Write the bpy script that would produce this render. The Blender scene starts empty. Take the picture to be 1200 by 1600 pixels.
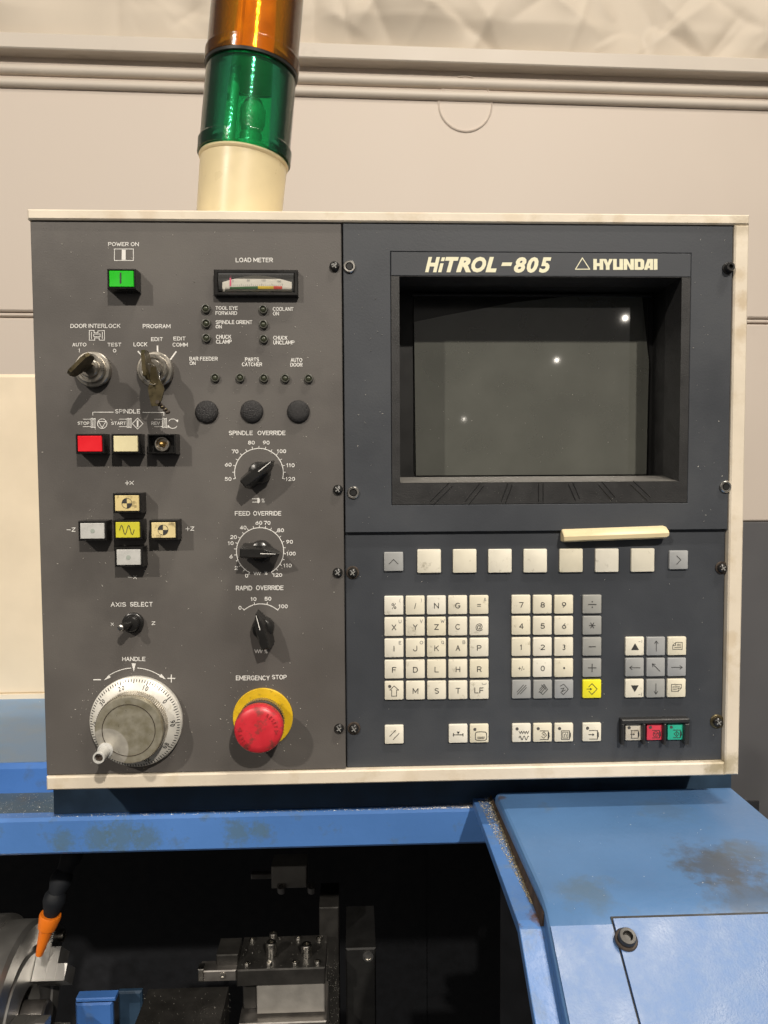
import bpy, math, random
from mathutils import Vector, Matrix
random.seed(7)
C = bpy.context.scene.collection
S = bpy.context.scene
rad = math.radians

# ------------------------------------------------------------------ camera, world, lamps, exposure
F, D = 1200.0, 0.585                       # focal length in photo pixels; metres from lens to panel face
YAW, PITCH, ROLL = rad(-2.31), rad(-3.096), rad(-0.324)
CAM = Vector((0, -D, 0))
BASE = Matrix(((1, 0, 0), (0, 0, -1), (0, 1, 0)))
ROT = Matrix.Rotation(YAW, 3, 'Z') @ Matrix.Rotation(PITCH, 3, 'X') @ BASE @ Matrix.Rotation(ROLL, 3, 'Z')
cd = bpy.data.cameras.new('camera'); cam = bpy.data.objects.new('camera', cd); C.objects.link(cam)
cam.matrix_world = Matrix.Translation(CAM) @ ROT.to_4x4()
cd.sensor_width = 36; cd.lens = F / 1600 * 36; cd.clip_start = 0.01; cd.clip_end = 200
cd.dof.use_dof = True; cd.dof.focus_distance = 0.59; cd.dof.aperture_fstop = 60
S.camera = cam
w = bpy.data.worlds.new('World'); S.world = w; w.use_nodes = True
bg = w.node_tree.nodes['Background']; bg.inputs[0].default_value = (1.0, 0.93, 0.84, 1); bg.inputs[1].default_value = 0.18
_n = w.node_tree.nodes; _t = _n.new('ShaderNodeTexCoord'); _s = _n.new('ShaderNodeSeparateXYZ'); _r = _n.new('ShaderNodeValToRGB')
_m = _n.new('ShaderNodeMapRange'); _m.inputs[1].default_value = -1; _m.inputs[2].default_value = 1      # hall: dark floor, pale walls, dim roof
w.node_tree.links.new(_t.outputs['Generated'], _s.inputs[0]); w.node_tree.links.new(_s.outputs['Z'], _m.inputs[0]); w.node_tree.links.new(_m.outputs[0], _r.inputs[0])
_e = _r.color_ramp.elements; _e[0].position = 0.30; _e[0].color = (.30, .29, .28, 1); _e[1].position = 1.0; _e[1].color = (.75, .70, .63, 1)
for _p, _c in ((.47, (.45, .43, .41, 1)), (.53, (1.25, 1.16, 1.05, 1)), (.68, (1.2, 1.1, 1.0, 1))):
    _q = _e.new(_p); _q.color = _c
w.node_tree.links.new(_r.outputs[0], bg.inputs[0])

def lamp(name, loc, target, power, size, col, length=None):
    ld = bpy.data.lights.new(name, 'AREA'); ld.shape = 'DISK'; ld.size = size; ld.energy = power; ld.color = col
    if length: ld.shape = 'RECTANGLE'; ld.size = length; ld.size_y = size
    o = bpy.data.objects.new(name, ld); C.objects.link(o); o.location = loc
    o.rotation_euler = (Vector(target) - Vector(loc)).to_track_quat('-Z', 'Y').to_euler()
WARM = (1.0, 0.915, 0.80)
lamp('high_bay_lamp', (1.75, -6.0, 4.5), (0, 0, 0), 430, 0.16, WARM)
lamp('high_bay_lamp', (-3.9, -5.3, 3.9), (0, 0, 0), 255, 0.16, WARM)
lamp('high_bay_lamp', (1.75, -1.5, 5.1), (1.75, -1.2, 0), 190, 0.25, WARM, 1.3)
# the row of lamps far down the hall that shows in the dark screen
lamp('high_bay_lamp', (6.31, -17.0, 3.48), (0, 0, 0), 2.6, 0.05, WARM)
lamp('high_bay_lamp', (6.32, -23.0, 3.37), (0, 0, 0), 1.8, 0.05, WARM)
lamp('high_bay_lamp', (6.2, -42.0, 2.82), (0, 0, 0), 1.8, 0.06, WARM)
S.view_settings.view_transform = 'Standard'; S.view_settings.look = 'None'
S.view_settings.exposure = 0.0; S.view_settings.gamma = 1.0; S.view_settings.use_curve_mapping = False

# ------------------------------------------------------------------ photo point -> place in the scene
def ray(px, py): return ROT @ Vector(((px - 600) / F, -(py - 800) / F, -1))
def P(px, py, y=0.0):
    d = ray(px, py); return CAM + d * ((y - CAM.y) / d.y)
def PH(px, py, z):
    d = ray(px, py); return CAM + d * ((z - CAM.z) / d.z)
def PL(px, py, p0, n):
    d = ray(px, py); return CAM + d * ((p0 - CAM).dot(n) / d.dot(n))
def X(px, py, y=0.0): return P(px, py, y).x
def Z(px, py, y=0.0): return P(px, py, y).z

# ------------------------------------------------------------------ materials
MATS = {}
def mat(name, col, rough=0.5, metal=0.0, var=0.12, scale=60, bump=0.0, bscale=600, dirt=None, spec=0.5, dscale=40, dlo=.55, dhi=.7, perobj=False, coat=0.0):
    m = bpy.data.materials.new(name); m.use_nodes = True; nt = m.node_tree; N = nt.nodes; L = nt.links
    b = N['Principled BSDF']; b.inputs['Roughness'].default_value = rough; b.inputs['Metallic'].default_value = metal
    b.inputs['Specular IOR Level'].default_value = spec
    b.inputs['Coat Weight'].default_value = coat
    tc = N.new('ShaderNodeTexCoord'); vec = tc.outputs['Object']
    if perobj:
        oi = N.new('ShaderNodeObjectInfo'); ad = N.new('ShaderNodeVectorMath'); ad.operation = 'ADD'
        L.new(vec, ad.inputs[0]); L.new(oi.outputs['Random'], ad.inputs[1]); vec = ad.outputs[0]
    n = N.new('ShaderNodeTexNoise'); n.inputs['Scale'].default_value = scale; n.inputs['Detail'].default_value = 6; L.new(vec, n.inputs['Vector'])
    mr = N.new('ShaderNodeMapRange'); mr.inputs[1].default_value = .3; mr.inputs[2].default_value = .7
    mr.inputs[3].default_value = 1 - var; mr.inputs[4].default_value = 1 + var; L.new(n.outputs[0], mr.inputs[0])
    mx = N.new('ShaderNodeMix'); mx.data_type = 'RGBA'; mx.blend_type = 'MULTIPLY'; mx.inputs[0].default_value = 1
    mx.inputs[6].default_value = (*col, 1); L.new(mr.outputs[0], mx.inputs[7]); out = mx.outputs[2]
    if dirt:
        dn = N.new('ShaderNodeTexNoise'); dn.inputs['Scale'].default_value = dscale; dn.inputs['Detail'].default_value = 10; dn.inputs['Roughness'].default_value = .65
        L.new(vec, dn.inputs['Vector'])
        dm = N.new('ShaderNodeMapRange'); dm.inputs[1].default_value = dlo; dm.inputs[2].default_value = dhi; dm.inputs[4].default_value = .85
        L.new(dn.outputs[0], dm.inputs[0])
        m2 = N.new('ShaderNodeMix'); m2.data_type = 'RGBA'; L.new(dm.outputs[0], m2.inputs[0]); L.new(out, m2.inputs[6]); m2.inputs[7].default_value = (*dirt, 1)
        out = m2.outputs[2]
    if perobj:
        hm_ = N.new('ShaderNodeMix'); hm_.data_type = 'RGBA'; hm_.blend_type = 'MULTIPLY'; L.new(oi.outputs['Random'], hm_.inputs[0]); L.new(out, hm_.inputs[6]); hm_.inputs[7].default_value = (.95, .92, .82, 1); out = hm_.outputs[2]
    L.new(out, b.inputs['Base Color'])
    rr = N.new('ShaderNodeMapRange'); rr.inputs[1].default_value = .3; rr.inputs[2].default_value = .7
    rr.inputs[3].default_value = max(0.02, rough - .08); rr.inputs[4].default_value = min(1, rough + .1); L.new(n.outputs[0], rr.inputs[0]); L.new(rr.outputs[0], b.inputs['Roughness'])
    if bump:
        bn = N.new('ShaderNodeTexNoise'); bn.inputs['Scale'].default_value = bscale; bn.inputs['Detail'].default_value = 3; L.new(vec, bn.inputs['Vector'])
        bu = N.new('ShaderNodeBump'); bu.inputs['Strength'].default_value = bump; bu.inputs['Distance'].default_value = 0.001
        L.new(bn.outputs[0], bu.inputs['Height']); L.new(bu.outputs[0], b.inputs['Normal'])
    MATS[name] = m; return m
def blotch(m, blobs, nsc=34):
    """stains with a place and a shape of their own: (centre, radius, colour, strength)"""
    nt = m.node_tree; N = nt.nodes; L = nt.links; b = N['Principled BSDF']
    src = b.inputs['Base Color'].links[0].from_socket
    tc = N.new('ShaderNodeTexCoord')
    nz = N.new('ShaderNodeTexNoise'); nz.inputs['Scale'].default_value = nsc; nz.inputs['Roughness'].default_value = .7; nz.inputs['Detail'].default_value = 7; L.new(tc.outputs['Object'], nz.inputs['Vector'])
    for c, r, col, s in blobs:
        v = N.new('ShaderNodeVectorMath'); v.operation = 'DISTANCE'; L.new(tc.outputs['Object'], v.inputs[0]); v.inputs[1].default_value = c
        a = N.new('ShaderNodeMath'); a.operation = 'MULTIPLY_ADD'; L.new(nz.outputs[0], a.inputs[0]); a.inputs[1].default_value = r * 2.4; L.new(v.outputs['Value'], a.inputs[2])
        q = N.new('ShaderNodeMapRange'); q.inputs[1].default_value = r * 2.35; q.inputs[2].default_value = r * 1.6; q.inputs[3].default_value = 0; q.inputs[4].default_value = s
        L.new(a.outputs[0], q.inputs[0])
        mx = N.new('ShaderNodeMix'); mx.data_type = 'RGBA'; L.new(q.outputs[0], mx.inputs[0]); L.new(src, mx.inputs[6]); mx.inputs[7].default_value = (*col, 1); src = mx.outputs[2]
    L.new(src, b.inputs['Base Color'])
mat('plate_warm', (.102, .094, .088), .46, var=.12, scale=14, dirt=(.135, .126, .112), dscale=7, dlo=.5, dhi=.85, bump=.10, bscale=900, spec=.4)
mat('plate_blue', (.046, .051, .060), .48, var=.12, scale=16, dirt=(.064, .068, .073), dscale=8, dlo=.5, dhi=.85, bump=.08, bscale=900, spec=.4)
mat('bezel', (.024, .024, .0245), .42, var=.1, bump=.2, bscale=1200, spec=.45)
mat('black', (.012, .012, .012), .45, spec=.4)
mat('black_gloss', (.014, .0135, .013), .25, bump=.1, bscale=700)
mat('rough_black', (.022, .021, .022), .5, bump=1.0, bscale=1500, var=.3, scale=900)
mat('cream', (.72, .64, .51), .45, var=.08, scale=20, dirt=(.40, .30, .16), dscale=24, dlo=.52, dhi=.82, bump=.1, bscale=300)
mat('cover_cream', (.72, .62, .47), .4, var=.05, scale=20)  # cream of the machine cover behind the panel
mat('ivory', (.74, .62, .38), .32, var=.07, scale=30, dirt=(.45, .36, .2), dlo=.66, dhi=.9)
mat('key_white', (.76, .73, .64), .42, var=.04, scale=90, dirt=(.26, .23, .16), dscale=150, dlo=.60, dhi=.78, perobj=True)
mat('key_grey', (.33, .34, .35), .45, var=.05, scale=90, dirt=(.2, .2, .19), dscale=170, dlo=.68, dhi=.8, perobj=True)
mat('key_yellow', (.83, .76, .03), .4, var=.04)
mat('key_red', (.72, .055, .09), .4, var=.05); mat('key_green', (.03, .46, .30), .4, var=.05)
mat('key_dirty', (.62, .57, .47), .45, var=.06, scale=90, dirt=(.3, .25, .18), dscale=150, dlo=.5, dhi=.7)
mat('print_white', (.74, .73, .70), .6, var=.05); mat('print_cream', (.80, .77, .56), .6, var=.05)
mat('print_black', (.03, .03, .03), .6); mat('print_grey', (.22, .22, .21), .6)
mat('led_dot', (.09, .085, .08), .4)
mat('button_red', (.74, .012, .022), .3, var=.06); mat('button_green', (.012, .50, .012), .3, var=.05)
mat('button_cream', (.80, .72, .44), .35, var=.03); mat('button_grey', (.52, .52, .50), .3, var=.08, scale=200)
mat('button_worn', (.74, .62, .33), .35, var=.06, dirt=(.22, .17, .09), dscale=160, dlo=.54, dhi=.66, perobj=True)
mat('button_yellow', (.60, .56, .045), .3, var=.08)
mat('steel', (.60, .58, .54), .26, 1.0, var=.10, scale=120, bump=.05, bscale=500)
mat('dull_metal', (.44, .41, .36), .30, .95, var=.22, scale=110, dirt=(.12, .10, .07), dscale=150, dlo=.58, dhi=.72)
mat('brass', (.135, .11, .06), .32, .8, var=.3, scale=200, dirt=(.07, .055, .03), dscale=200, dlo=.5, dhi=.7)
mat('dial_white', (.74, .72, .66), .35, .2, var=.08, scale=100, dirt=(.35, .32, .18), dscale=90, dlo=.6, dhi=.8)
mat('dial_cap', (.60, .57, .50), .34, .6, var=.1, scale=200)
mat('estop_red', (.58, .026, .04), .38, var=.1, scale=120, dirt=(.16, .05, .04), dscale=110, dlo=.52, dhi=.64)
mat('estop_yellow', (.72, .46, .015), .42, var=.12, scale=120, dirt=(.25, .17, .02), dscale=170, dlo=.58, dhi=.75)
mat('rust_black', (.06, .045, .035), .6, .3, var=.4, scale=300)
mat('screen', (.018, .019, .017), .16, var=.05, scale=8, spec=.5)
mat('blue', (.06, .18, .52), .40, var=.14, scale=10, dirt=(.085, .12, .15), dscale=26, dlo=.54, dhi=.74, bump=.18, bscale=220, spec=.5)
mat('blue_top', (.090, .195, .39), .34, var=.14, scale=9, dirt=(.13, .16, .18), dscale=22, dlo=.58, dhi=.8, bump=.2, bscale=160, spec=.5)
mat('blue_pale', (.19, .29, .57), .34, var=.12, scale=60, dirt=(.26, .35, .60), dscale=300, dlo=.45, dhi=.75, bump=.3, bscale=900, spec=.7)
mat('blue_glare', (.15, .25, .40), .5, var=.1, scale=12, dirt=(.2, .24, .27), dscale=18, dlo=.5, dhi=.8)
mat('blue_dusty', (.085, .13, .17), .6, var=.18, scale=30, dirt=(.13, .13, .11), dscale=50, dlo=.5, dhi=.75, bump=.3, bscale=300)
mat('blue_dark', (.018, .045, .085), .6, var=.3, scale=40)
mat('rust', (.075, .045, .025), .8, var=.5, scale=130, bump=.6, bscale=400)
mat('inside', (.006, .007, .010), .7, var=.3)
mat('chuck_steel', (.50, .49, .47), .34, .85, var=.06, scale=40)
mat('tool_dark', (.045, .043, .040), .38, .5, var=.25, scale=60, bump=.15, bscale=250)
mat('tool_steel', (.38, .36, .34), .36, .9, var=.2, scale=60, dirt=(.12, .11, .10), dscale=80, dlo=.6, dhi=.8)
mat('tool_light', (.34, .325, .30), .5, .4, var=.12, scale=60, bump=.2, bscale=300)
mat('orange', (.85, .20, .012), .4, var=.06)
mat('hose', (.003, .005, .009), .7, var=.2)
mat('wall', (.625, .548, .478), .55, var=.035, scale=1.6, bump=.05, bscale=60, dirt=(.50, .42, .35), dscale=1.1, dlo=.66, dhi=.95)
mat('wall_trim', (.60, .54, .47), .5, var=.05, scale=3, dirt=(.4, .34, .28), dscale=5, dlo=.62, dhi=.9)
mat('vinyl', (.60, .53, .44), .55, var=.06, scale=3, spec=.22)
mat('wainscot', (.105, .105, .112), .55, var=.08, scale=2)
mat('swarf', (.80, .77, .70), .35, .35, var=.3, scale=300)
mat('swarf_gold', (.46, .40, .27), .4, .7, var=.5, scale=900)
mat('copper', (.5, .33, .12), .35, .9)
mat('scale_green', (.03, .14, .03), .5); mat('scale_yellow', (.78, .55, .03), .5); mat('scale_red', (.72, .06, .03), .5); mat('needle', (.85, .10, .22), .5)
mat('meter_face', (.74, .71, .62), .5, var=.05)
def plastic(name, tint, body, rough=.10):
    m = bpy.data.materials.new(name); m.use_nodes = True; nt = m.node_tree; N = nt.nodes; L = nt.links; b = N['Principled BSDF']
    tc = N.new('ShaderNodeTexCoord'); n = N.new('ShaderNodeTexNoise'); n.inputs['Scale'].default_value = 420; L.new(tc.outputs['Object'], n.inputs['Vector'])
    bu = N.new('ShaderNodeBump'); bu.inputs['Strength'].default_value = .10; bu.inputs['Distance'].default_value = .001; L.new(n.outputs[0], bu.inputs['Height'])
    b.inputs['Base Color'].default_value = (*body, 1); b.inputs['Roughness'].default_value = .3; L.new(bu.outputs[0], b.inputs['Normal'])
    tr = N.new('ShaderNodeBsdfTransparent'); tr.inputs[0].default_value = (*tint, 1)
    gl = N.new('ShaderNodeBsdfGlossy'); gl.inputs['Roughness'].default_value = rough; L.new(bu.outputs[0], gl.inputs['Normal'])
    mx = N.new('ShaderNodeMixShader'); tl = N.new('ShaderNodeBsdfTranslucent'); tl.inputs[0].default_value = (*body, 1); ms = N.new('ShaderNodeMixShader'); ms.inputs[0].default_value = .5; L.new(b.outputs[0], ms.inputs[1]); L.new(tl.outputs[0], ms.inputs[2])
    mx.inputs[0].default_value = .085; L.new(tr.outputs[0], mx.inputs[1]); L.new(ms.outputs[0], mx.inputs[2])
    fr = N.new('ShaderNodeFresnel'); fr.inputs[0].default_value = 1.5
    m2 = N.new('ShaderNodeMixShader'); L.new(fr.outputs[0], m2.inputs[0]); L.new(mx.outputs[0], m2.inputs[1]); L.new(gl.outputs[0], m2.inputs[2])
    L.new(m2.outputs[0], N['Material Output'].inputs[0]); MATS[name] = m
plastic('lens_green', (.30, .84, .60), (.008, .34, .14)); plastic('lens_amber', (1.0, .70, .13), (1.0, .36, .012))
def clear(name, haze, alpha, rough):
    m = bpy.data.materials.new(name); m.use_nodes = True; nt = m.node_tree; N = nt.nodes; b = N['Principled BSDF']
    b.inputs['Base Color'].default_value = (*haze, 1); b.inputs['Roughness'].default_value = rough
    tr = N.new('ShaderNodeBsdfTransparent'); gl = N.new('ShaderNodeBsdfGlossy'); gl.inputs['Roughness'].default_value = rough
    tc = N.new('ShaderNodeTexCoord'); nz = N.new('ShaderNodeTexNoise'); nz.inputs['Scale'].default_value = 22; nz.inputs['Detail'].default_value = 5
    nt.links.new(tc.outputs['Object'], nz.inputs['Vector'])
    mr = N.new('ShaderNodeMapRange'); mr.inputs[1].default_value = .3; mr.inputs[2].default_value = .7; mr.inputs[3].default_value = alpha * .85; mr.inputs[4].default_value = min(1, alpha * 1.15)
    nt.links.new(nz.outputs[0], mr.inputs[0])
    mx = N.new('ShaderNodeMixShader'); nt.links.new(mr.outputs[0], mx.inputs[0]); nt.links.new(tr.outputs[0], mx.inputs[1]); nt.links.new(b.outputs[0], mx.inputs[2])
    fr = N.new('ShaderNodeFresnel'); fr.inputs[0].default_value = 1.45
    m2 = N.new('ShaderNodeMixShader'); nt.links.new(fr.outputs[0], m2.inputs[0]); nt.links.new(mx.outputs[0], m2.inputs[1]); nt.links.new(gl.outputs[0], m2.inputs[2])
    nt.links.new(m2.outputs[0], N['Material Output'].inputs[0]); MATS[name] = m
clear('film', (.118, .121, .106), .84, .035); clear('clear_pane', (.6, .6, .58), .03, .05)

# ------------------------------------------------------------------ mesh building
WL = {}                                      # world location of every object built
class MB:
    def __init__(s): s.v = []; s.f = []; s.k = 0
    def add(s, vs, fs):
        o = len(s.v); s.v += [Vector(v) for v in vs]; s.f += [[i + o for i in f] for f in fs]; return s
    def box(s, x0, x1, y0, y1, z0, z1, c=0.0):
        """box whose front (low y) edges are chamfered by c"""
        a = [(x0, y1, z0), (x1, y1, z0), (x1, y1, z1), (x0, y1, z1)]
        if c <= 0:
            b = [(x0, y0, z0), (x1, y0, z0), (x1, y0, z1), (x0, y0, z1)]
            return s.add(a + b, [(0, 1, 2, 3), (7, 6, 5, 4), (0, 4, 5, 1), (1, 5, 6, 2), (2, 6, 7, 3), (3, 7, 4, 0)])
        b = [(x0, y0 + c, z0), (x1, y0 + c, z0), (x1, y0 + c, z1), (x0, y0 + c, z1)]
        d = [(x0 + c, y0, z0 + c), (x1 - c, y0, z0 + c), (x1 - c, y0, z1 - c), (x0 + c, y0, z1 - c)]
        f = [(0, 1, 2, 3), (11, 10, 9, 8)]
        for i in range(4):
            j = (i + 1) % 4; f += [(i, i + 4, j + 4, j), (i + 4, i + 8, j + 8, j + 4)]
        return s.add(a + b + d, f)
    def frame(s, O, I, y0, y1, c=0.0):
        """rectangular ring: O, I = (x0,x1,z0,z1), front y0, back y1"""
        def q(r, y, i=0): return [(r[0] + i, y, r[2] + i), (r[1] - i, y, r[2] + i), (r[1] - i, y, r[3] - i), (r[0] + i, y, r[3] - i)]
        rings = [q(O, y1), q(O, y0 + c), q(O, y0, c), q(I, y0, -c), q(I, y0 + c), q(I, y1)] if c else [q(O, y1), q(O, y0), q(I, y0), q(I, y1)]
        n = len(rings); vs = sum(rings, []); fs = []
        for r in range(n):
            r2 = (r + 1) % n
            for i in range(4):
                j = (i + 1) % 4; fs.append((r * 4 + i, r2 * 4 + i, r2 * 4 + j, r * 4 + j))
        return s.add(vs, fs)
    def loft(s, rings, cap0=True, cap1=True):
        n = len(rings[0]); vs = sum([list(r) for r in rings], []); fs = []
        for r in range(len(rings) - 1):
            for i in range(n):
                j = (i + 1) % n; fs.append((r * n + i, r * n + j, (r + 1) * n + j, (r + 1) * n + i))
        if cap0: fs.append(tuple(reversed(range(n))))
        if cap1: fs.append(tuple(range((len(rings) - 1) * n, len(rings) * n)))
        return s.add(vs, fs)
    def lathe(s, prof, at=(0, 0, 0), axis=(0, -1, 0), n=32, caps=(True, True), ref=None, lobes=0, amp=0.0):
        """prof: (radius, distance along axis)"""
        A = Vector(axis).normalized(); U = A.orthogonal().normalized() if ref is None else Vector(ref); Wv = A.cross(U); at = Vector(at); R = []
        for p in prof:
            k = p[2] if len(p) > 2 else 0
            R.append([at + A * p[1] + (U * math.cos(t) + Wv * math.sin(t)) * (p[0] * (1 + (k if i % 2 else 0)))
                      for i, t in enumerate([2 * math.pi * i / n for i in range(n)])])
        return s.loft(R, *caps)
    def rprism(s, w, h, r, depth, c, at=(0, 0, 0), seg=3):
        """rounded rectangle standing on the plane y=at.y, growing towards -y"""
        def ring(i, y):
            o = []
            for cx, cz, a0 in ((w / 2 - r, h / 2 - r, 0), (-w / 2 + r, h / 2 - r, 90), (-w / 2 + r, -h / 2 + r, 180), (w / 2 - r, -h / 2 + r, 270)):
                for k in range(seg + 1):
                    a = rad(a0 + 90 * k / seg); o.append((at[0] + cx + (r - i) * math.cos(a), at[1] + y, at[2] + cz + (r - i) * math.sin(a)))
            return o
        return s.loft([ring(0, 0), ring(0, -depth + c), ring(c * .35, -depth + c * .3), ring(c, -depth)])
    # ---- flat print, given in photo pixels on the plane y
    def nxt(s): s.k += 1; return -3e-6 * (s.k % 40)
    def fill(s, pts, y): 
        e = s.nxt(); return s.add([P(px, py, y) + Vector((0, e, 0)) for px, py in pts], [tuple(range(len(pts)))])
    def line(s, pts, wd, y, closed=False):
        pts = list(pts) + ([pts[0]] if closed else [])
        for (ax, ay), (bx, by) in zip(pts, pts[1:]):
            L = math.hypot(bx - ax, by - ay) or 1; ux, uy = (bx - ax) / L, (by - ay) / L; e = wd * .45; h = wd / 2
            ax2, ay2, bx2, by2 = ax - ux * e, ay - uy * e, bx + ux * e, by + uy * e
            s.fill([(ax2 - uy * h, ay2 + ux * h), (bx2 - uy * h, by2 + ux * h), (bx2 + uy * h, by2 - ux * h), (ax2 + uy * h, ay2 - ux * h)], y)
        return s
    def arc(s, cx, cy, r, a0, a1, wd, y, n=24):
        e = s.nxt(); vs = []; fs = []
        for i in range(n + 1):
            a = rad(a0 + (a1 - a0) * i / n)
            for rr in (r - wd / 2, r + wd / 2): vs.append(P(cx + rr * math.cos(a), cy - rr * math.sin(a), y) + Vector((0, e, 0)))
        for i in range(n): fs.append((2 * i, 2 * i + 1, 2 * i + 3, 2 * i + 2))
        return s.add(vs, fs)
    def disc(s, cx, cy, r, y, n=20, a0=0, a1=360):
        p = [(cx + r * math.cos(rad(a0 + (a1 - a0) * i / n)), cy - r * math.sin(rad(a0 + (a1 - a0) * i / n))) for i in range(n + (a1 - a0 < 360))]
        if a1 - a0 < 360: p.append((cx, cy))
        return s.fill(p, y)
    def text(s, t, x0, x1, yt, yb, y, bold=0.0, shear=0.0):
        vs, fs, wd = glyphs(t, bold, shear); xm, ym = (x0 + x1) / 2, (yt + yb) / 2; e = s.nxt()
        a, b, zt, zb = X(x0, ym, y), X(x1, ym, y), Z(xm, yt, y), Z(xm, yb, y)
        return s.add([(a + (b - a) * vx / wd, y + e, zb + (zt - zb) * vy) for vx, vy in vs], fs)
    def ctext(s, t, cx, cy, hgt, y, xs=1.0, bold=0.0):
        wd = glyphs(t, bold, 0)[2] * hgt * xs; return s.text(t, cx - wd / 2, cx + wd / 2, cy - hgt / 2, cy + hgt / 2, y, bold)
    def build(s, name, m, parent=None, loc=None, smooth=None, data=None):
        loc = Vector(loc) if loc is not None else (Vector(WL[parent]) if parent else Vector((0, 0, 0)))
        me = bpy.data.meshes.new(name); me.from_pydata([v - loc for v in s.v], [], s.f); me.update()
        if smooth:
            for p in me.polygons: p.use_smooth = True
            me.set_sharp_from_angle(angle=rad(smooth))
        me.materials.append(MATS[m]); return put(name, me, parent, loc)
def put(name, me, parent, loc):
    o = bpy.data.objects.new(name, me); C.objects.link(o); loc = Vector(loc)
    if parent: o.parent = parent; o.location = loc - Vector(WL[parent])
    else: o.location = loc
    WL[o] = tuple(loc); return o
def _el(cx, cy, rx, ry, a0, a1, n=7): return [(cx + rx * math.cos(rad(a0 + (a1 - a0) * i / n)), cy + ry * math.sin(rad(a0 + (a1 - a0) * i / n))) for i in range(n + 1)]
_o = _el(.5, .5, .5, .5, 90, 450, 16)
SF = {'A': [[(0, 0), (.5, 1), (1, 0)], [(.2, .36), (.8, .36)]], 'B': [[(0, .53), (.68, .53)] + _el(.68, .265, .32, .265, 90, -90) + [(0, 0), (0, 1), (.65, 1)] + _el(.65, .765, .28, .235, 90, -90)], 'C': [_el(.52, .5, .52, .5, 48, 312, 14)],
      'D': [[(0, 0), (0, 1), (.45, 1)] + _el(.45, .5, .55, .5, 90, -90, 10) + [(0, 0)]], 'E': [[(1, 1), (0, 1), (0, 0), (1, 0)], [(0, .52), (.85, .52)]], 'F': [[(1, 1), (0, 1), (0, 0)], [(0, .52), (.85, .52)]],
      'G': [_el(.52, .5, .52, .5, 48, 320, 14) + [(1, .45), (.6, .45)]], 'H': [[(0, 0), (0, 1)], [(1, 0), (1, 1)], [(0, .52), (1, .52)]], 'I': [[(0, 0), (0, 1)]], 'J': [[(.9, 1), (.9, .3)] + _el(.45, .3, .45, .3, 0, -180)],
      'K': [[(0, 0), (0, 1)], [(1, 1), (0, .42)], [(.35, .63), (1, 0)]], 'L': [[(0, 1), (0, 0), (1, 0)]], 'M': [[(0, 0), (0, 1), (.5, .25), (1, 1), (1, 0)]], 'N': [[(0, 0), (0, 1), (1, 0), (1, 1)]], 'O': [_o], 'Q': [_o, [(.6, .3), (1, 0)]],
      'P': [[(0, 0), (0, 1), (.65, 1)] + _el(.65, .74, .33, .26, 90, -90) + [(0, .48)]], 'R': [[(0, 0), (0, 1), (.65, 1)] + _el(.65, .74, .33, .26, 90, -90) + [(0, .48)], [(.55, .48), (1, 0)]],
      'S': [_el(.5, .755, .47, .245, 35, 270, 9) + _el(.5, .255, .5, .255, 90, -145, 9)[0:]], 'T': [[(0, 1), (1, 1)], [(.5, 1), (.5, 0)]], 'U': [[(0, 1), (0, .38)] + _el(.5, .38, .5, .38, 180, 360, 8) + [(1, 1)]], 'V': [[(0, 1), (.5, 0), (1, 1)]],
      'W': [[(0, 1), (.25, 0), (.5, .75), (.75, 0), (1, 1)]], 'X': [[(0, 0), (1, 1)], [(0, 1), (1, 0)]], 'Y': [[(0, 1), (.5, .5), (1, 1)], [(.5, .5), (.5, 0)]], 'Z': [[(0, 1), (1, 1), (0, 0), (1, 0)]],
      '0': [_o], '1': [[(0, .8), (.5, 1), (.5, 0)]], '2': [_el(.5, .72, .46, .28, 160, -30, 8) + [(0, 0), (1, 0)]], '4': [[(.75, 0), (.75, 1), (0, .28), (1, .28)]], '5': [[(.9, 1), (.15, 1), (.08, .56)] + _el(.48, .33, .5, .33, 130, -150, 10)],
      '6': [[(.75, 1), (.1, .5)] + _el(.5, .32, .48, .32, 160, -200, 12)], '7': [[(0, 1), (1, 1), (.4, 0)]], '8': [_el(.5, .76, .42, .24, 90, 450, 12), _el(.5, .26, .5, .26, 90, 450, 12)], '9': [[(.25, 0), (.9, .5)] + _el(.5, .68, .48, .32, -20, 340, 12)]}
SW = {'I': 0.02, 'M': .92, 'N': .78, 'O': .86, 'C': .80, 'D': .76, 'G': .82, 'W': 1.05, '1': .38, 'L': .62, 'E': .64, 'F': .62, 'S': .66, '0': .66}
def stext(mb, t, x0, x1, yt, yb, y, wd=1.0):
    pos = []; u = 0
    for ch in t:
        if ch == ' ': u += .42; continue
        g = SW.get(ch, .70); pos.append((ch, u, g)); u += g + .30
    tot = u - .30; x0 += wd / 2; x1 -= wd / 2; yt += wd / 2; yb -= wd / 2
    for ch, u0, g in pos:
        for st in SF[ch]: mb.line([(x0 + (x1 - x0) * (u0 + a * g) / tot, yb - (yb - yt) * b) for a, b in st], wd, y)
    return mb
def snum(mb, t, cx, cy, h, y, wd=1.0):
    W_ = sum(SW.get(c, .7) + .3 for c in t) - .3; W_ = W_ * h * .95 + wd; return stext(mb, t, cx - W_ / 2, cx + W_ / 2, cy - h / 2, cy + h / 2, y, wd)
GC = {}
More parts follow.
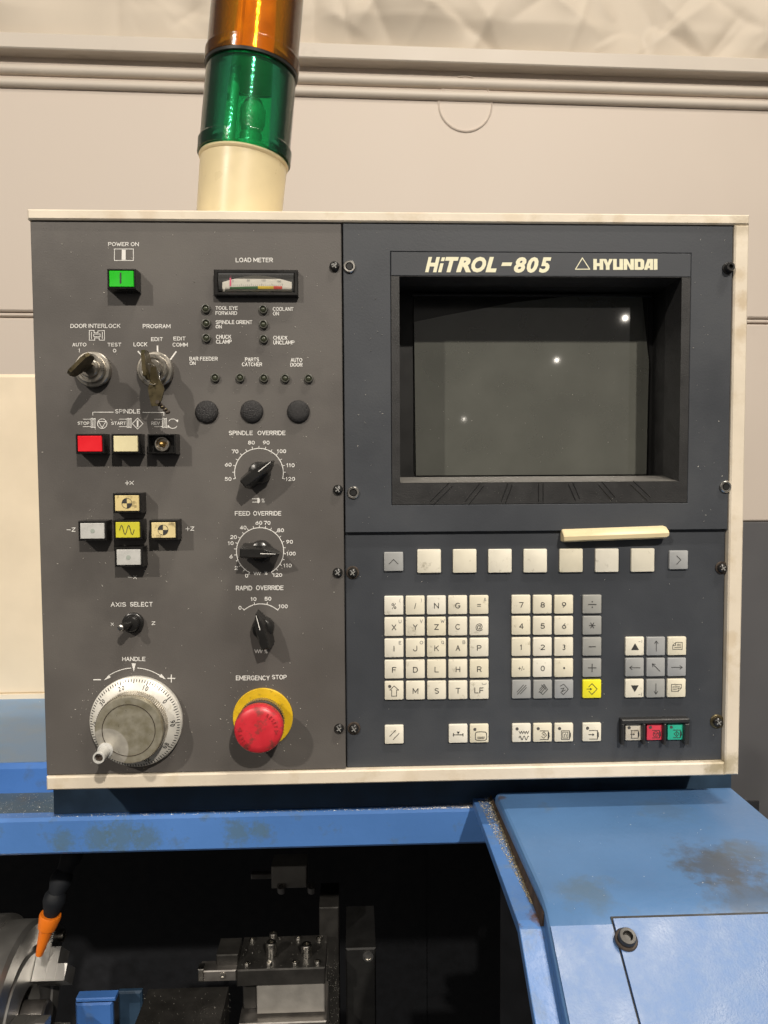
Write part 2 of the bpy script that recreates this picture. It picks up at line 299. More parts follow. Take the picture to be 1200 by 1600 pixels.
def glyphs(t, bold=0.0, shear=0.0):
    if (t, bold, shear) in GC: return GC[(t, bold, shear)]
    def mesh_of(tt):
        cu = bpy.data.curves.new('t', 'FONT'); cu.body = tt; cu.size = 1; cu.offset = bold; cu.shear = shear; cu.resolution_u = 3; cu.fill_mode = 'FRONT'
        ob = bpy.data.objects.new('t', cu); me = bpy.data.meshes.new_from_object(ob)
        r = ([tuple(v.co[:2]) for v in me.vertices], [tuple(p.vertices) for p in me.polygons])
        bpy.data.objects.remove(ob); bpy.data.meshes.remove(me); bpy.data.curves.remove(cu); return r
    vs, fs = mesh_of(t); hv, _ = mesh_of('H'); cap = max(v[1] for v in hv); b0 = min(v[1] for v in hv); cap -= b0
    x0 = min(v[0] for v in vs); x1 = max(v[0] for v in vs)
    GC[(t, bold, shear)] = ([((v[0] - x0) / cap, (v[1] - b0) / cap) for v in vs], fs, (x1 - x0) / cap); return GC[(t, bold, shear)]
def empty(name, loc, label, cat, group=None):
    o = bpy.data.objects.new(name, None); C.objects.link(o); o.location = loc; o.empty_display_size = .02; WL[o] = tuple(loc); return tag(o, label, cat, group)
def tag(o, label=None, cat=None, group=None, kind=None):
    for k, v in (('label', label), ('category', cat), ('group', group), ('kind', kind)):
        if v: o[k] = v
    return o
def rect(x0, y0, x1, y1, y):
    xm, ym = (x0 + x1) / 2, (y0 + y1) / 2; return X(x0, ym, y), X(x1, ym, y), Z(xm, y1, y), Z(xm, y0, y)
PX = D / F                                    # metres per photo pixel on the panel face

# ------------------------------------------------------------------ wall behind
WN = Vector((math.sin(rad(1.9)), -math.cos(rad(1.9)), 0)); W0 = Vector((0, 2.4, 0)); WU = Vector((math.cos(rad(1.9)), math.sin(rad(1.9)), 0))
def wz(py, off=0.0): return PL(600, py, W0 + WN * off, WN).z
def wslab(mb, u0, u1, z0, z1, o0, o1, c=0.0):
    """slab on the wall: from depth o0 (behind) out to o1 (towards the room)"""
    b = MB().box(u0, u1, -o1, -o0, z0, z1, c)
    return mb.add([W0 + WU * v.x - WN * v.y + Vector((0, 0, v.z)) for v in b.v], b.f)
zj, zbase, zl0, zl1 = wz(497), wz(822), wz(111), wz(84)
wall = tag(wslab(MB(), -3.2, 3.2, -3.0, 3.4, -.10, -.03).build('wall', 'wall', loc=W0), kind='structure')
wslab(MB(), -3.2, 3.2, zj + .0135, zl0 + .02, -.03, 0, .006).build('panel', 'wall', wall)
wslab(MB(), -3.2, 3.2, zj - .0045, zj + .0075, -.03, -.003, .004).build('joint_bead', 'wall', wall)
wslab(MB(), -3.2, 3.2, zbase + .003, zj - .011, -.03, 0, .006).build('panel', 'wall', wall)
tag(wslab(MB(), -3.2, 3.2, -3.0, zbase, -.03, .006, .003).build('wainscot', 'wainscot', loc=W0), kind='structure')
tag(wslab(MB(), -3.2, 3.2, zl0 + .008, zl1, -.03, .062, .004).build('wall_ledge', 'wall_trim', loc=W0), kind='structure')
def pipe(py, r, label):
    c = PL(600, py, W0 + WN * .006, WN); m = MB().lathe([(r, -3.2), (r, 3.2)], c, WU, 20)
    o = m.build('conduit_pipe', 'wall_trim', loc=c, smooth=40); return tag(o, label, 'pipe')
pipe(126.5, .0185, 'upper of the two beige pipes running along wall right under the ledge')
pipe(147, .0165, 'lower of the two beige pipes running along wall under the ledge')
pc = PL(727, 163, W0, WN)
rp = MB().lathe([(.105, 0), (.105, .004), (.1005, .0065), (.099, .002)], pc, WN, 48, (True, True)).build('round_patch', 'wall', wall, smooth=40)
# insulation sheet: creased vinyl
ins = MB(); NU, NV = 420, 60; z0, z1 = zl1 - .03, zl1 + .62
creases = [(random.uniform(-2.2, 2.2), random.uniform(0, .5), random.uniform(-1.3, 1.3), random.choice((.007, .012, .02, .035, .05)), random.choice((-1, 1)) * random.uniform(.3, .8), random.uniform(.06, .35)) for _ in range(120)]
vs = []
for j in range(NV + 1):
    for i in range(NU + 1):
        u = -2.4 + 4.8 * i / NU; v = (j / NV) ** 1.2 * (z1 - z0); o = .055 + .03 * math.sin(u * 3.1 + 1) * min(1, v * 6) + .010 * math.sin(u * 9 + v * 7)
        for cu, cv, ang, wd, am, ln in creases:
            du, dv = u - cu, v - cv; a = du * math.cos(ang) + dv * math.sin(ang); b = -du * math.sin(ang) + dv * math.cos(ang)
            if abs(a) < wd * 4 and abs(b) < ln: o += am * wd * math.exp(-abs(a) / wd) * (1 - (b / ln) ** 2)
        vs.append(W0 + WU * u + WN * max(.012, o * min(1, .35 + v * 5)) + Vector((0, 0, z0 + v)))
ins.add(vs, [(j * (NU + 1) + i, j * (NU + 1) + i + 1, (j + 1) * (NU + 1) + i + 1, (j + 1) * (NU + 1) + i) for j in range(NV) for i in range(NU)])
tag(ins.build('insulation_sheet', 'vinyl', loc=W0, smooth=80), 'creased beige vinyl insulation sheet tucked in above the wall ledge', 'insulation')

# ------------------------------------------------------------------ lathe body
ZB = -.290                                    # top of the front beam
YB = PH(380, 1272, ZB).y
lathe = empty('lathe_machine', (0, YB, -1.0), 'worn blue metal lathe body and covers under the control panel', 'lathe')
zbb = Z(380, 1329, YB)
fbm = mat('blue_beam', (.082, .215, .55), .40, var=.14, scale=10, dirt=(.10, .15, .18), dscale=40, dlo=.56, dhi=.72, bump=.15, bscale=220)
blotch(fbm, [(tuple(P(px, py, YB)), r_, (.10, .17, .20), .65) for px, py, r_ in ((98, 1313, .011), (155, 1310, .014), (190, 1307, .016), (228, 1311, .013), (372, 1300, .012), (405, 1297, .009))], 300)
MB().box(-.75, .122, YB, YB + .012, zbb, ZB, .0025).build('front_beam', 'blue_beam', lathe, loc=(0, 0, 0))
YR = PH(20, 1238, ZB).y; zr = Z(20, 1195, YR); YC = PH(20, 1092, zr).y
MB().box(-.75, .30, YB + .0122, YR + .01, ZB - .03, ZB - .0008).build('ledge', 'blue_dusty', lathe)
MB().box(-.75, .10, YR, YC + .02, ZB - .02, zr, .004).build('rear_cover', 'blue', lathe)
MB().box(-.75, .10, YR + .005, YC, zr - .001, zr + .0006).build('rear_cover_glare', 'blue_glare', lathe)  # thin skin in paler, greyer blue: glare on the cover's top painted in
MB().box(-.75, .10, YC, YC + .5, zr + .004, Z(20, 584, YC), .004).build('cream_cover', 'cover_cream', lathe)
MB().box(-.75, .10, YC - .003, YC + .1, zr + .0005, zr + .006).build('cover_lip', 'cream', lathe)
YM = PH(300, 1267.5, ZB).y
xm0 = X(84, 1255, YM)
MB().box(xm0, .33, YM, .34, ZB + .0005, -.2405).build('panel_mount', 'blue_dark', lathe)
# right hand cover
ZC = -.268; xa, xb = .1165, .318
yb_, yf_ = PH(950, 1233, ZC).y, PH(1000, 1434, ZC).y + .0125
SL = Vector((0, -.82, -.57)).normalized()
prof = [(yb_, -.6), (yb_, ZC - .003), (yb_ - .003, ZC), (yf_ + .022, ZC), (yf_ + .012, ZC - .001), (yf_ + .004, ZC - .0035), (yf_ - .004, ZC - .0085)]
pe = Vector((0, yf_ - .004, ZC - .0085)); p2 = pe + SL * .13
prof2 = prof[1:] + [(p2.y, p2.z), (p2.y + .004, p2.z - .022), (yf_ + .004, ZC - .030), (yb_, ZC - .026)]
def extrude_x(mb, prof, x0, x1, c=.0018):
    def ring(x, k): return [(x, p[0], p[1] - k * c * (1 if i < len(prof) * .75 else 0)) for i, p in enumerate(prof)]
    k = 1.0
    return mb.loft([ring(x0, k), ring(x0 + c * .4, k * .3), ring(x0 + c, 0), ring(x1 - c, 0), ring(x1, k)])
m = bpy.data.materials['blue_top']
st = PH(1120, 1352, ZC); s2 = PH(915, 1392, ZC); s3 = PH(1040, 1265, ZC); s4 = PH(1170, 1400, ZC)
extrude_x(MB(), prof2, xa, xb, .003).build('right_cover', 'blue_top', lathe, loc=(0, 0, 0), smooth=25)
blotch(m, [(tuple(st), .030, (.075, .08, .085), .8), (tuple(s4), .028, (.09, .10, .11), .6), (tuple(s2), .018, (.10, .15, .20), .6), (tuple(s3), .022, (.09, .15, .24), .5), (tuple(PH(856, 1428, ZC)), .005, (.11, .06, .03), .85), (tuple(PH(784, 1246, ZC)), .004, (.10, .06, .03), .7), (tuple(PH(1165, 1330, ZC)), .02, (.10, .13, .16), .6)], 75)
SN = Vector((0, -SL.z, SL.y)); SN = SN if SN.z > 0 else -SN      # normal of the sloping front
mat('blue_slope_glare', (.105, .20, .415), .40, var=.14, scale=40, dirt=(.16, .25, .43), dscale=220, dlo=.45, dhi=.8, bump=.12, bscale=700, spec=.55)  # a little paler than the cover's blue, with glare mixed into the colour
def slope_pt(px, py, off=0.0): return PL(px, py, pe + SN * off, SN)
# access plate on the slope
tl = slope_pt(957, 1438); bl = slope_pt(986, 1600)
x0 = tl.x; t0 = (tl - pe).dot(SL)
def slab_on_slope(mb, x0, x1, t0, t1, o0, o1):
    q = []
    for o in (o0, o1):
        for xx, t in ((x0, t0), (x1, t0), (x1, t1), (x0, t1)): q.append(Vector((xx, 0, 0)) + Vector((0, pe.y, pe.z)) + SL * t + SN * o)
    return mb.add(q, [(3, 2, 1, 0), (4, 5, 6, 7), (0, 1, 5, 4), (1, 2, 6, 5), (2, 3, 7, 6), (3, 0, 4, 7)])
slab_on_slope(MB(), x0 - .0008, xb - .006, t0 - .0020, .128, -.001, .0007).build('plate_gasket', 'black', lathe)
slab_on_slope(MB(), xa + .0012, xb - .001, .0004, .1295, -.002, -.0002 + .0005).build('cover_front_glare', 'blue_slope_glare', lathe)  # overlay sheet that carries the painted glare of the sloping front
ap = slab_on_slope(MB(), x0, xb - .008, t0, .126, .0007, .0024).build('access_plate', 'blue_slope_glare', lathe)
sc = slope_pt(978, 1469, .002)
sw = MB().lathe([(.0068, 0), (.0068, .0012), (.0063, .0018), (.0035, .0018)], sc, SN, 28).build('washer', 'rust_black', ap, smooth=35)
MB().lathe([(.0052, .0018), (.0052, .0052), (.0047, .006), (.0030, .006), (.0028, .0030)], sc, SN, 28).build('screw', 'tool_dark', ap, smooth=35)
# rail between opening and cover
ZR = -.282; xo = .1008
yrf = PH(804, 1443, ZR).y
rp_ = [(YB + .002, ZR - .006), (YB + .002, ZR), (yrf + .003, ZR), (yrf - .003, ZR - .002)]
re = Vector((0, yrf - .003, ZR - .002)); r2 = re + SL * .2
rp_ += [(r2.y, r2.z), (r2.y + .003, r2.z - .005), (yrf + .002, ZR - .007)]
rm_ = mat('blue_rail', (.085, .20, .47), .38, var=.14, scale=30, dirt=(.14, .19, .26), dscale=60, dlo=.52, dhi=.75, bump=.2, bscale=300)
blotch(rm_, [(tuple(PH(842, 1432, ZR)), .0075, (.10, .05, .022), .9), (tuple(PH(835, 1405, ZR)), .005, (.11, .065, .03), .85), (tuple(PH(808, 1443, ZR)), .003, (.07, .045, .03), .8), (tuple(PH(824, 1375, ZR)), .004, (.12, .09, .05), .8), (tuple(PH(845, 1455, ZR)), .005, (.10, .055, .03), .7)], 260)
extrude_x(MB(), rp_[:], xo, xa + .004, .0006).build('door_rail', 'blue_rail', lathe, loc=(0, 0, 0))
# rust strip where the rail meets the cover
MB().add([(xa - .0022, yrf - .002, ZR - .001), (xa - .0002, yrf - .002, ZR - .001), (xa - .0002, yrf - .002, ZC - .006), (xa - .0022, YB, ZR + .0004), (xa - .0002, YB, ZR + .0004), (xa - .0002, YB, ZC - .010)], [(0, 1, 2), (3, 5, 4), (0, 2, 5, 3)]).build('rust_seam', 'rust', lathe)
# inside of the machine
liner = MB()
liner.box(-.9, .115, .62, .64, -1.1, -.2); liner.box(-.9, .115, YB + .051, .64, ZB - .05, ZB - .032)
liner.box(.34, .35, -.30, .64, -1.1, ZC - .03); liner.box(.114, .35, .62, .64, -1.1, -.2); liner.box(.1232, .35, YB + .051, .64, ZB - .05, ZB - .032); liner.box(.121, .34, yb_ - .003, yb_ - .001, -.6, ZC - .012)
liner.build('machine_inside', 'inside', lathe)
YBK = .21
kb = rect(118, 1568, 176, 1640, YBK)
bb = MB().box(kb[0], kb[1], YBK, YBK + .006, kb[2] - .05, kb[3], .002).build('blue_bracket', 'blue', lathe)
l2 = rect(117, 1562, 179, 1568, YBK - .01)
MB().box(l2[0], l2[1], YBK - .008, YBK + .004, l2[2], l2[3], .001).build('bracket_lip', 'blue', bb)
kb = rect(176, 1570, 214, 1640, YBK)
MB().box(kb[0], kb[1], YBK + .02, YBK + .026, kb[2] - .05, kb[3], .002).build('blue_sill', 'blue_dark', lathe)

# ------------------------------------------------------------------ chuck
cy, cz, cr = .195, Z(40, 1590, .195), .097
fx = X(44, 1590, .195)
ck = empty('lathe_chuck', (fx - .1, cy, cz), 'round bright steel lathe chuck at the left in the dark opening', 'chuck')
ax = Vector((1, 0, 0)); cc = Vector((fx, cy, cz))
MB().lathe([(cr, -.25), (cr, -.034), (cr - .003, -.030), (cr - .006, -.030), (cr - .006, -.004), (cr - .010, 0), (cr - .03, 0), (cr - .032, -.003), (cr - .036, -.003), (cr - .038, 0), (.03, 0), (.03, -.05)], cc, ax, 96).build('chuck_body', 'chuck_steel', ck, smooth=30)
for k, a in enumerate((48, 168, 288)):
    a = rad(a); r_ = Vector((0, math.cos(a), math.sin(a))); t_ = Vector((0, -math.sin(a), math.cos(a)))
    jm = MB()
    for rr0, rr1, hgt, wd in ((.030, .086, .014, .016), (.030, .062, .024, .0155), (.030, .046, .034, .015)):
        q = [cc + r_ * r + t_ * s + ax * h for h in (.0005, hgt) for r, s in ((rr0, -wd), (rr1, -wd), (rr1, wd), (rr0, wd))]
        jm.add(q, [(0, 1, 2, 3), (7, 6, 5, 4), (0, 4, 5, 1), (1, 5, 6, 2), (2, 6, 7, 3), (3, 7, 4, 0)])
    j = jm.build('jaw', 'chuck_steel', ck)
    MB().lathe([(.006, .0142), (.006, .020), (.0035, .020), (.0035, .016)], cc + r_ * .075, ax, 20).build('jaw_bolt', 'dull_metal', j, smooth=35)
MB().lathe([(.016, -.05), (.016, .018), (.014, .020)], cc, ax, 40).build('bar_stock', 'tool_steel', ck, smooth=35)

# ------------------------------------------------------------------ coolant nozzle
yn = .155; a, b = P(79, 1430, yn), P(61, 1492, yn); d = (b - a); Ln = d.length
noz = empty('coolant_nozzle', tuple(a), 'orange coolant nozzle on a dark segmented hose beside the chuck', 'nozzle')
MB().lathe([(.0098, -.001), (.0104, .001), (.0085, Ln * .32), (.0068, Ln * .36), (.0033, Ln), (.0022, Ln), (.005, Ln * .4)], a, d, 28).build('nozzle_tip', 'orange', noz, smooth=35)
p = a - d.normalized() * .004
for k in range(3):
    q = p + Vector((.004 + .0015 * k, .006 * k, .016 + .001 * k)); dr = (q - p)
    MB().lathe([(.0075, -.004), (.0100, 0), (.0105, .006), (.0085, .013), (.0068, dr.length + .003)], q, -dr, 20).build('hose_segment', 'hose', noz, smooth=40); p = q

# ------------------------------------------------------------------ tool turret
tz = -.498
tf = PH(440, 1514, tz); tb = PH(440, 1463, tz); tx0, tx1 = PH(370, 1515, tz).x, PH(508, 1513, tz).x
tt = empty('tool_turret', (tx0 + .05, tb.y, tz - .3), 'dark steel tool turret with bolted tool block inside the opening', 'tool turret')
zpl = Z(440, 1540, tf.y)
blk = MB().box(tx0, tx1, tf.y, tb.y, zpl, tz, .0012).build('clamp_plate', 'tool_dark', tt)
hx0 = X(401, 1560, tf.y + .004)
MB().box(hx0, tx1 - .001, tf.y + .004, tb.y, Z(450, 1588, tf.y), zpl - .0002, .001).build('tool_block', 'tool_light', tt)
MB().box(tx0 + .002, tx1 + .001, tf.y - .006, tb.y, zpl - .16, Z(450, 1591, tf.y), .001).build('tool_base', 'tool_steel', tt)
MB().box(tx0 + .004, hx0 - .0005, tf.y + .012, tb.y, Z(450, 1588, tf.y), zpl - .0004, .001).build('wedge', 'tool_dark', tt)
for px, py, r, h in ((424, 1493, .0056, .014), (479, 1492, .0056, .011), (427, 1467, .004, .006)):
    c = PH(px, py, tz + .0002); MB().lathe([(r, 0), (r, h), (r - .0006, h + .0006), (r * .5, h + .0006), (r * .5, h * .6)], c, (0, 0, 1), 22).build('cap_screw', 'steel', blk, smooth=35)
for px, py in ((394, 1470), (466, 1468), (499, 1468), (386, 1508), (420, 1507), (461, 1506), (496, 1505)):
    c = PH(px, py, tz + .0002); MB().lathe([(.0032, 0), (.0032, .002), (.0026, .0026), (.0014, .0026), (.0014, .0008)], c, (0, 0, 1), 16).build('set_screw', 'steel', blk, smooth=35)
# turret disc side and slide at the right
yt = tb.y + .012; q = rect(500, 1418, 530, 1700, yt)
MB().box(q[0], q[1], yt, yt + .05, q[2], q[3], .001).build('turret_side', 'tool_dark', tt)
q = rect(541, 1482, 588, 1700, yt - .02)
sl_ = MB().box(q[0], q[1], yt - .02, yt + .06, q[2], q[3], .0015).build('slide_block', 'black', tt)
c = P(575, 1494, yt - .0203); MB().lathe([(.0058, 0), (.0058, .001), (.004, .001), (.0035, -.003)], c, (0, -1, 0), 24).build('bolt', 'steel', sl_, smooth=35)
# cutting tool pointing left
q = rect(338, 1492, 372, 1518, tf.y + .012); MB().box(q[0], q[1], tf.y + .012, tf.y + .04, q[2], q[3], .001).build('tool_holder', 'tool_dark', tt)
q = rect(311, 1517, 369, 1534, tf.y + .004); to = MB().box(q[0], q[1], tf.y + .004, tf.y + .02, q[2], q[3], .001).build('cutting_tool', 'tool_steel', tt)
q = rect(309, 1515, 318, 1534, tf.y + .002); MB().box(q[0], q[1], tf.y + .002, tf.y + .012, q[2], q[3], .0008).build('insert', 'steel', to)
c = P(348, 1524, tf.y + .0038); MB().lathe([(.0032, 0), (.003, .0015), (.0015, .0015), (.0015, .0004)], c, (0, -1, 0), 16).build('insert_screw', 'steel', to, smooth=35)
# rear tool
yq = tb.y + .10; q = rect(424, 1354, 479, 1388, yq); rt = MB().box(q[0], q[1], yq, yq + .03, q[2], q[3], .001).build('rear_tool_holder', 'tool_light', tt)
q = rect(392, 1366, 425, 1374, yq + .004); MB().box(q[0], q[1], yq + .004, yq + .012, q[2], q[3], .001).build('boring_bar', 'tool_steel', rt)
for px in (440, 487):
    c = P(px, 1392, yq); MB().lathe([(.0052, 0), (.0052, .009), (.0026, .009), (.0026, .004)], c, (0, -.4, 1), 18).build('cap_screw', 'tool_steel', rt, smooth=35)
# low guard block in front
gz = -.525; g = [PH(221, 1546, gz), PH(357, 1543, gz), PH(402, 1640, gz), PH(207, 1640, gz)]
y0g, y1g = g[3].y, g[0].y; x0g, x1g = (g[0].x + g[3].x) / 2, g[1].x
MB().box(x0g, x1g, y0g, y1g, gz - .2, gz, .002).build('way_cover', 'tool_dark', tt)

# ------------------------------------------------------------------ control panel
xL = (X(48, 347) + X(72, 1211)) / 2; xS = X(538.5, 780); xR = (X(1147, 353) + X(1130, 1189)) / 2; xE = (X(1169, 340) + X(1152, 1206)) / 2
zT = Z(600, 348.5); zTo = Z(600, 332.5); zBt = Z(600, 1201); zBo = Z(600, 1221.5)
cp = empty('control_panel', (0, .05, zBo), 'machine control panel with grey front, dark screen, keypad and knobs in cream frame', 'control panel')
yD, yK = -.0006, .0030                         # display plate front, keypad plate front
O = (X(624.5, 600), X(1062.5, 600), Z(840, 753.5), Z(840, 433))            # screen opening
big = (O[0] - .004, O[1] + .004, O[2] - .004, O[3] + .004)
sh = MB().frame((xL + .0008, xE - .0006, zBo + .0006, zTo - .0006), big, .0075, .098)
sh.box(xL + .0008, xE - .0006, .0985, .10, zBo + .0006, zTo - .0006); sh.build('cabinet_shell', 'cream', cp)
MB().frame((xL + .001, xR + .003, zBt - .003, zT + .003), big, .0052, .0072).build('backing', 'black', cp)
fm_ = mat('cream_frame', (.72, .64, .52), .42, var=.07, scale=20, dirt=(.46, .35, .19), dscale=30, dlo=.54, dhi=.85, bump=.1, bscale=300)
blotch(fm_, [(tuple(P(a, b, -.0026)), r_, c_, t_) for a, b, r_, c_, t_ in ((1155, 352, .009, (.36, .29, .18), .5), (1160, 470, .007, (.42, .29, .13), .45), (1158, 520, .007, (.42, .29, .13), .4), (1157, 430, .006, (.45, .33, .17), .4),
    (967, 343, .005, (.5, .36, .2), .35), (1118, 1198, .010, (.33, .27, .16), .8), (1138, 1195, .010, (.36, .30, .18), .7), (640, 1215, .008, (.52, .42, .27), .25), (180, 337, .008, (.5, .36, .22), .3), (230, 336, .007, (.5, .36, .22), .3), (800, 341, .01, (.56, .42, .24), .25), (1140, 1000, .007, (.5, .38, .22), .4))], 120)
MB().box(xL - .001, xE, -.0026, .0074, zT, zTo, .0011).build('frame_strip', 'cream_frame', cp, loc=(0, 0, 0))
MB().box(xR, xE, -.0024, .0074, zBo + .0002, zT - .0002, .0011).build('frame_strip', 'cream_frame', cp, loc=(0, 0, 0))
MB().box(xL + .0004, xR - .0002, -.0024, .0074, zBo, zBt, .0011).build('frame_strip', 'cream_frame', cp, loc=(0, 0, 0))
lp = MB().box(xL, xS - .0008, 0, .0050, zBt + .0006, zT - .0003, .0005).build('operation_plate', 'plate_warm', cp)
zD = Z(840, 829.5)
BZ = (X(611, 600), X(1076.5, 600), Z(840, 787.5), Z(840, 394.5))
dp = MB().frame((xS + .0004, xR - .0006, zD, zT - .0006), BZ, yD, .0050, .0004).build('display_plate', 'plate_blue', cp)
kp = MB().box(xS, xR - .0006, yK, .0050, zBt + .0004, zD - .0002, .0003).build('keypad_plate', 'plate_blue', cp)
g_ = .0004; zLs = Z(840, 432)
ls = MB().box(BZ[0] + g_, BZ[1] - g_, yD - .0004, .005, zLs, BZ[3] - g_, .0003).build('name_strip', 'plate_blue', cp)
bz = MB(); Bo = (BZ[0] + g_, BZ[1] - g_, BZ[2] + g_, zLs - .0002)
def q4(r, y, dz=0.0): return [(r[0], y, r[2] + dz), (r[1], y, r[2] + dz), (r[1], y, r[3]), (r[0], y, r[3])]
bz.loft([q4(Bo, .005), q4(Bo, yD), q4(O, yD), q4(O, .030, .0040), q4((O[0] - .003, O[1] + .003, O[2] - .003, O[3] + .003), .0302), ], False, False)
bezel = bz.build('screen_bezel', 'bezel', cp)
mat('sill_grey', (.13, .125, .115), .55, var=.25, scale=500)
MB().add([(O[0] + .0005, yD + .0004, O[2] + .0002), (O[1] - .0005, yD + .0004, O[2] + .0002), (O[1] - .0005, .0298, O[2] + .0042), (O[0] + .0005, .0298, O[2] + .0042)], [(0, 1, 2, 3)]).build('sill_face', 'sill_grey', bezel)  # paler grey face laid over the bezel's lower wall
# black mask and picture tube
mk = MB(); mk.loft([q4((O[0] - .001, O[1] + .001, O[2] + .003, O[3] + .001), .0303), q4((O[0] - .001, O[1] + .001, O[2] + .003, O[3] + .001), .0585)], False, True)
mk.build('tube_mask', 'black', bezel)
YS = .0580; sr = rect(646, 460, 1012, 742, YS)
MB().rprism(sr[1] - sr[0], sr[3] - sr[2], .004, .0012, .0004, ((sr[0] + sr[1]) / 2, YS + .0004, (sr[2] + sr[3]) / 2)).build('screen_glass', 'screen', cp)
YF = .0545
fp = [(647, 503), (700, 492), (760, 481), (800, 473), (850, 467), (930, 459.5), (1003, 459), (1007, 500), (1011, 540), (1014, 566), (1012, 640), (1010, 741), (650, 743)]
fm = MB(); ff = [P(a, b, YF) for a, b in fp]
n = len(ff); fm.add(ff + [v + Vector((0, .0004, 0)) for v in ff], [tuple(range(n)), tuple(range(2 * n - 1, n - 1, -1))] + [(i, i + n, (i + 1) % n + n, (i + 1) % n) for i in range(n)])
fm.build('screen_film', 'film', cp)
tr_ = MB().box(sr[0] - .001, sr[1] + .001, .0535, .0575, Z(830, 463, .054), Z(830, 459.5, .054), .0003); tr_.build('screen_trim', 'bezel', bezel)
# grooves in the bezel's lower bar
for a, b in (((704, 757), (675, 785.5)), ((753, 756.5), (730, 785)), ((797, 756), (786.5, 784.5)), ((845, 755.5), (845, 784)), ((891.6, 755), (902.4, 780.5)), ((937.5, 754.5), (958.5, 779.5)), ((987, 754), (1014, 779.5))):
    dx, dy = b[0] - a[0], b[1] - a[1]; L_ = math.hypot(dx, dy); nx, ny = -dy / L_, dx / L_
    for s_, hh in ((-1, .0007), (1, .0007)):
        A = [P(a[0] + nx * s_ * 3.6 - nx * .8 * t, a[1] + ny * s_ * 3.6 - ny * .8 * t, yD) for t in (-1, 1)] + [P(b[0] + nx * s_ * 3.6 - nx * .8 * t, b[1] + ny * s_ * 3.6 - ny * .8 * t, yD) for t in (1, -1)]
        mid = [(A[0] + A[1]) / 2 + Vector((0, -.0006, 0)), (A[2] + A[3]) / 2 + Vector((0, -.0006, 0))]
        MB().add(A + mid, [(0, 1, 4), (2, 3, 5), (1, 2, 5, 4), (3, 0, 4, 5)]).build('groove_ridge', 'bezel', bezel)

# ---- lettering on the left plate
YP = -.00015
LB = [('POWER ON', 169, 217, 378.4, 384.6), ('DOOR INTERLOCK', 110, 188, 506, 512.5), ('AUTO', 113, 135, 535.6, 541.3), ('TEST', 168, 189.5, 535.6, 541.3),
      ('0', 176.5, 181.7, 545, 550.6), ('PROGRAM', 223, 266.4, 506.4, 513), ('EDIT', 236, 254.5, 527, 533), ('LOCK', 208.6, 230, 535, 541.2), ('EDIT', 271, 290, 526, 532), ('COMM', 269.7, 293.5, 535.5, 541.7),
      ('SPINDLE', 180, 219, 639.4, 646), ('STOP', 121.4, 139.8, 658.8, 663.8), ('START', 174, 197, 658.8, 663.8), ('REV', 236.4, 249.6, 658.8, 664),
      ('X', 202.5, 209, 751.5, 757.5), ('Z', 112, 118, 824.3, 830.8), ('Z', 297.5, 303.5, 822.8, 829.3), ('X', 208.3, 213.8, 899, 904.6),
      ('AXIS', 173, 197, 941, 948), ('SELECT', 203, 238.5, 940.6, 947.8), ('X', 173, 177.8, 973, 977.6), ('Z', 237, 242.6, 971, 976.4), ('HANDLE', 191, 227.2, 1026.3, 1033),
      ('LOAD METER', 368.2, 426.3, 402.7, 409.8), ('TOOL EYE', 336.7, 371.5, 478.4, 484.2), ('FORWARD', 336.7, 370.5, 486.3, 492.1), ('SPINDLE ORIENT', 337, 394.3, 500.3, 506.4), ('ON', 337, 346.5, 507.6, 513.2),
      ('CHUCK', 337.6, 361.2, 523.2, 529.5), ('CLAMP', 337.6, 362, 530.7, 537), ('COOLANT', 426.3, 458.3, 479.8, 485.8), ('ON', 426.3, 435.9, 487, 492.9), ('CHUCK', 427, 449, 524.8, 530.9), ('UNCLAMP', 427, 460, 532, 538.3),
      ('BAR FEEDER', 296, 340, 557.5, 563.5), ('ON', 296.3, 305.7, 564.7, 570.5), ('PARTS', 382.7, 404.8, 558.6, 565), ('CATCHER', 378, 409.5, 566.3, 572.4), ('AUTO', 454.3, 472.3, 559.3, 565.4), ('DOOR', 453.6, 472.5, 566.8, 572.9),
      ('SPINDLE', 357.6, 395, 673, 680), ('OVERRIDE', 402.4, 446, 673, 680), ('FEED', 367, 390.8, 798.6, 805.6), ('OVERRIDE', 395.6, 439.4, 798.6, 805.6), ('RAPID', 368.5, 394, 915.3, 922.5), ('OVERRIDE', 400, 443, 914.8, 922),
      ('EMERGENCY', 368.5, 421.4, 1055.5, 1063), ('STOP', 425, 448, 1054.5, 1061.5)]
for t, a, b, c, d in LB:
    stext(MB(), t, a, b, c, d, YP, .155 * (d - c) + .03).build('lettering', 'print_white', lp)
def wl(name='printed_symbol'):
    global cur; cur = MB(); return cur
s = wl(); s.line([(178.8, 389), (208.4, 389), (208.4, 407), (178.8, 407)], 1.0, YP, True); s.fill([(190.2, 390), (196.4, 390), (196.4, 406.2), (190.2, 406.2)], YP); s.build('printed_symbol', 'print_white', lp)
s = wl(); s.line([(139.5, 516.5), (147, 516.5), (147, 520), (153, 520), (153, 517), (163.2, 516.5), (163.2, 531.5), (155, 531.5), (155, 528), (148, 528), (148, 531.5), (139.5, 531.5)], 1.0, YP, True)
s.line([(143, 519), (143, 529)], 1, YP); s.line([(160, 519), (160, 529)], 1, YP); s.line([(146.5, 522), (156.5, 522), (156.5, 526), (146.5, 526)], .9, YP, True); s.build('printed_symbol', 'print_white', lp)
s = wl(); s.line([(124, 545), (124, 550)], 1, YP); s.build('lettering', 'print_white', lp)
s = wl(); s.line([(246, 541), (246.4, 551)], 2.4, YP); s.line([(216, 549.3), (221.6, 555.6)], 2, YP); s.line([(275, 549.8), (266.5, 561.4)], 2.2, YP); s.build('tick_marks', 'print_white', lp)
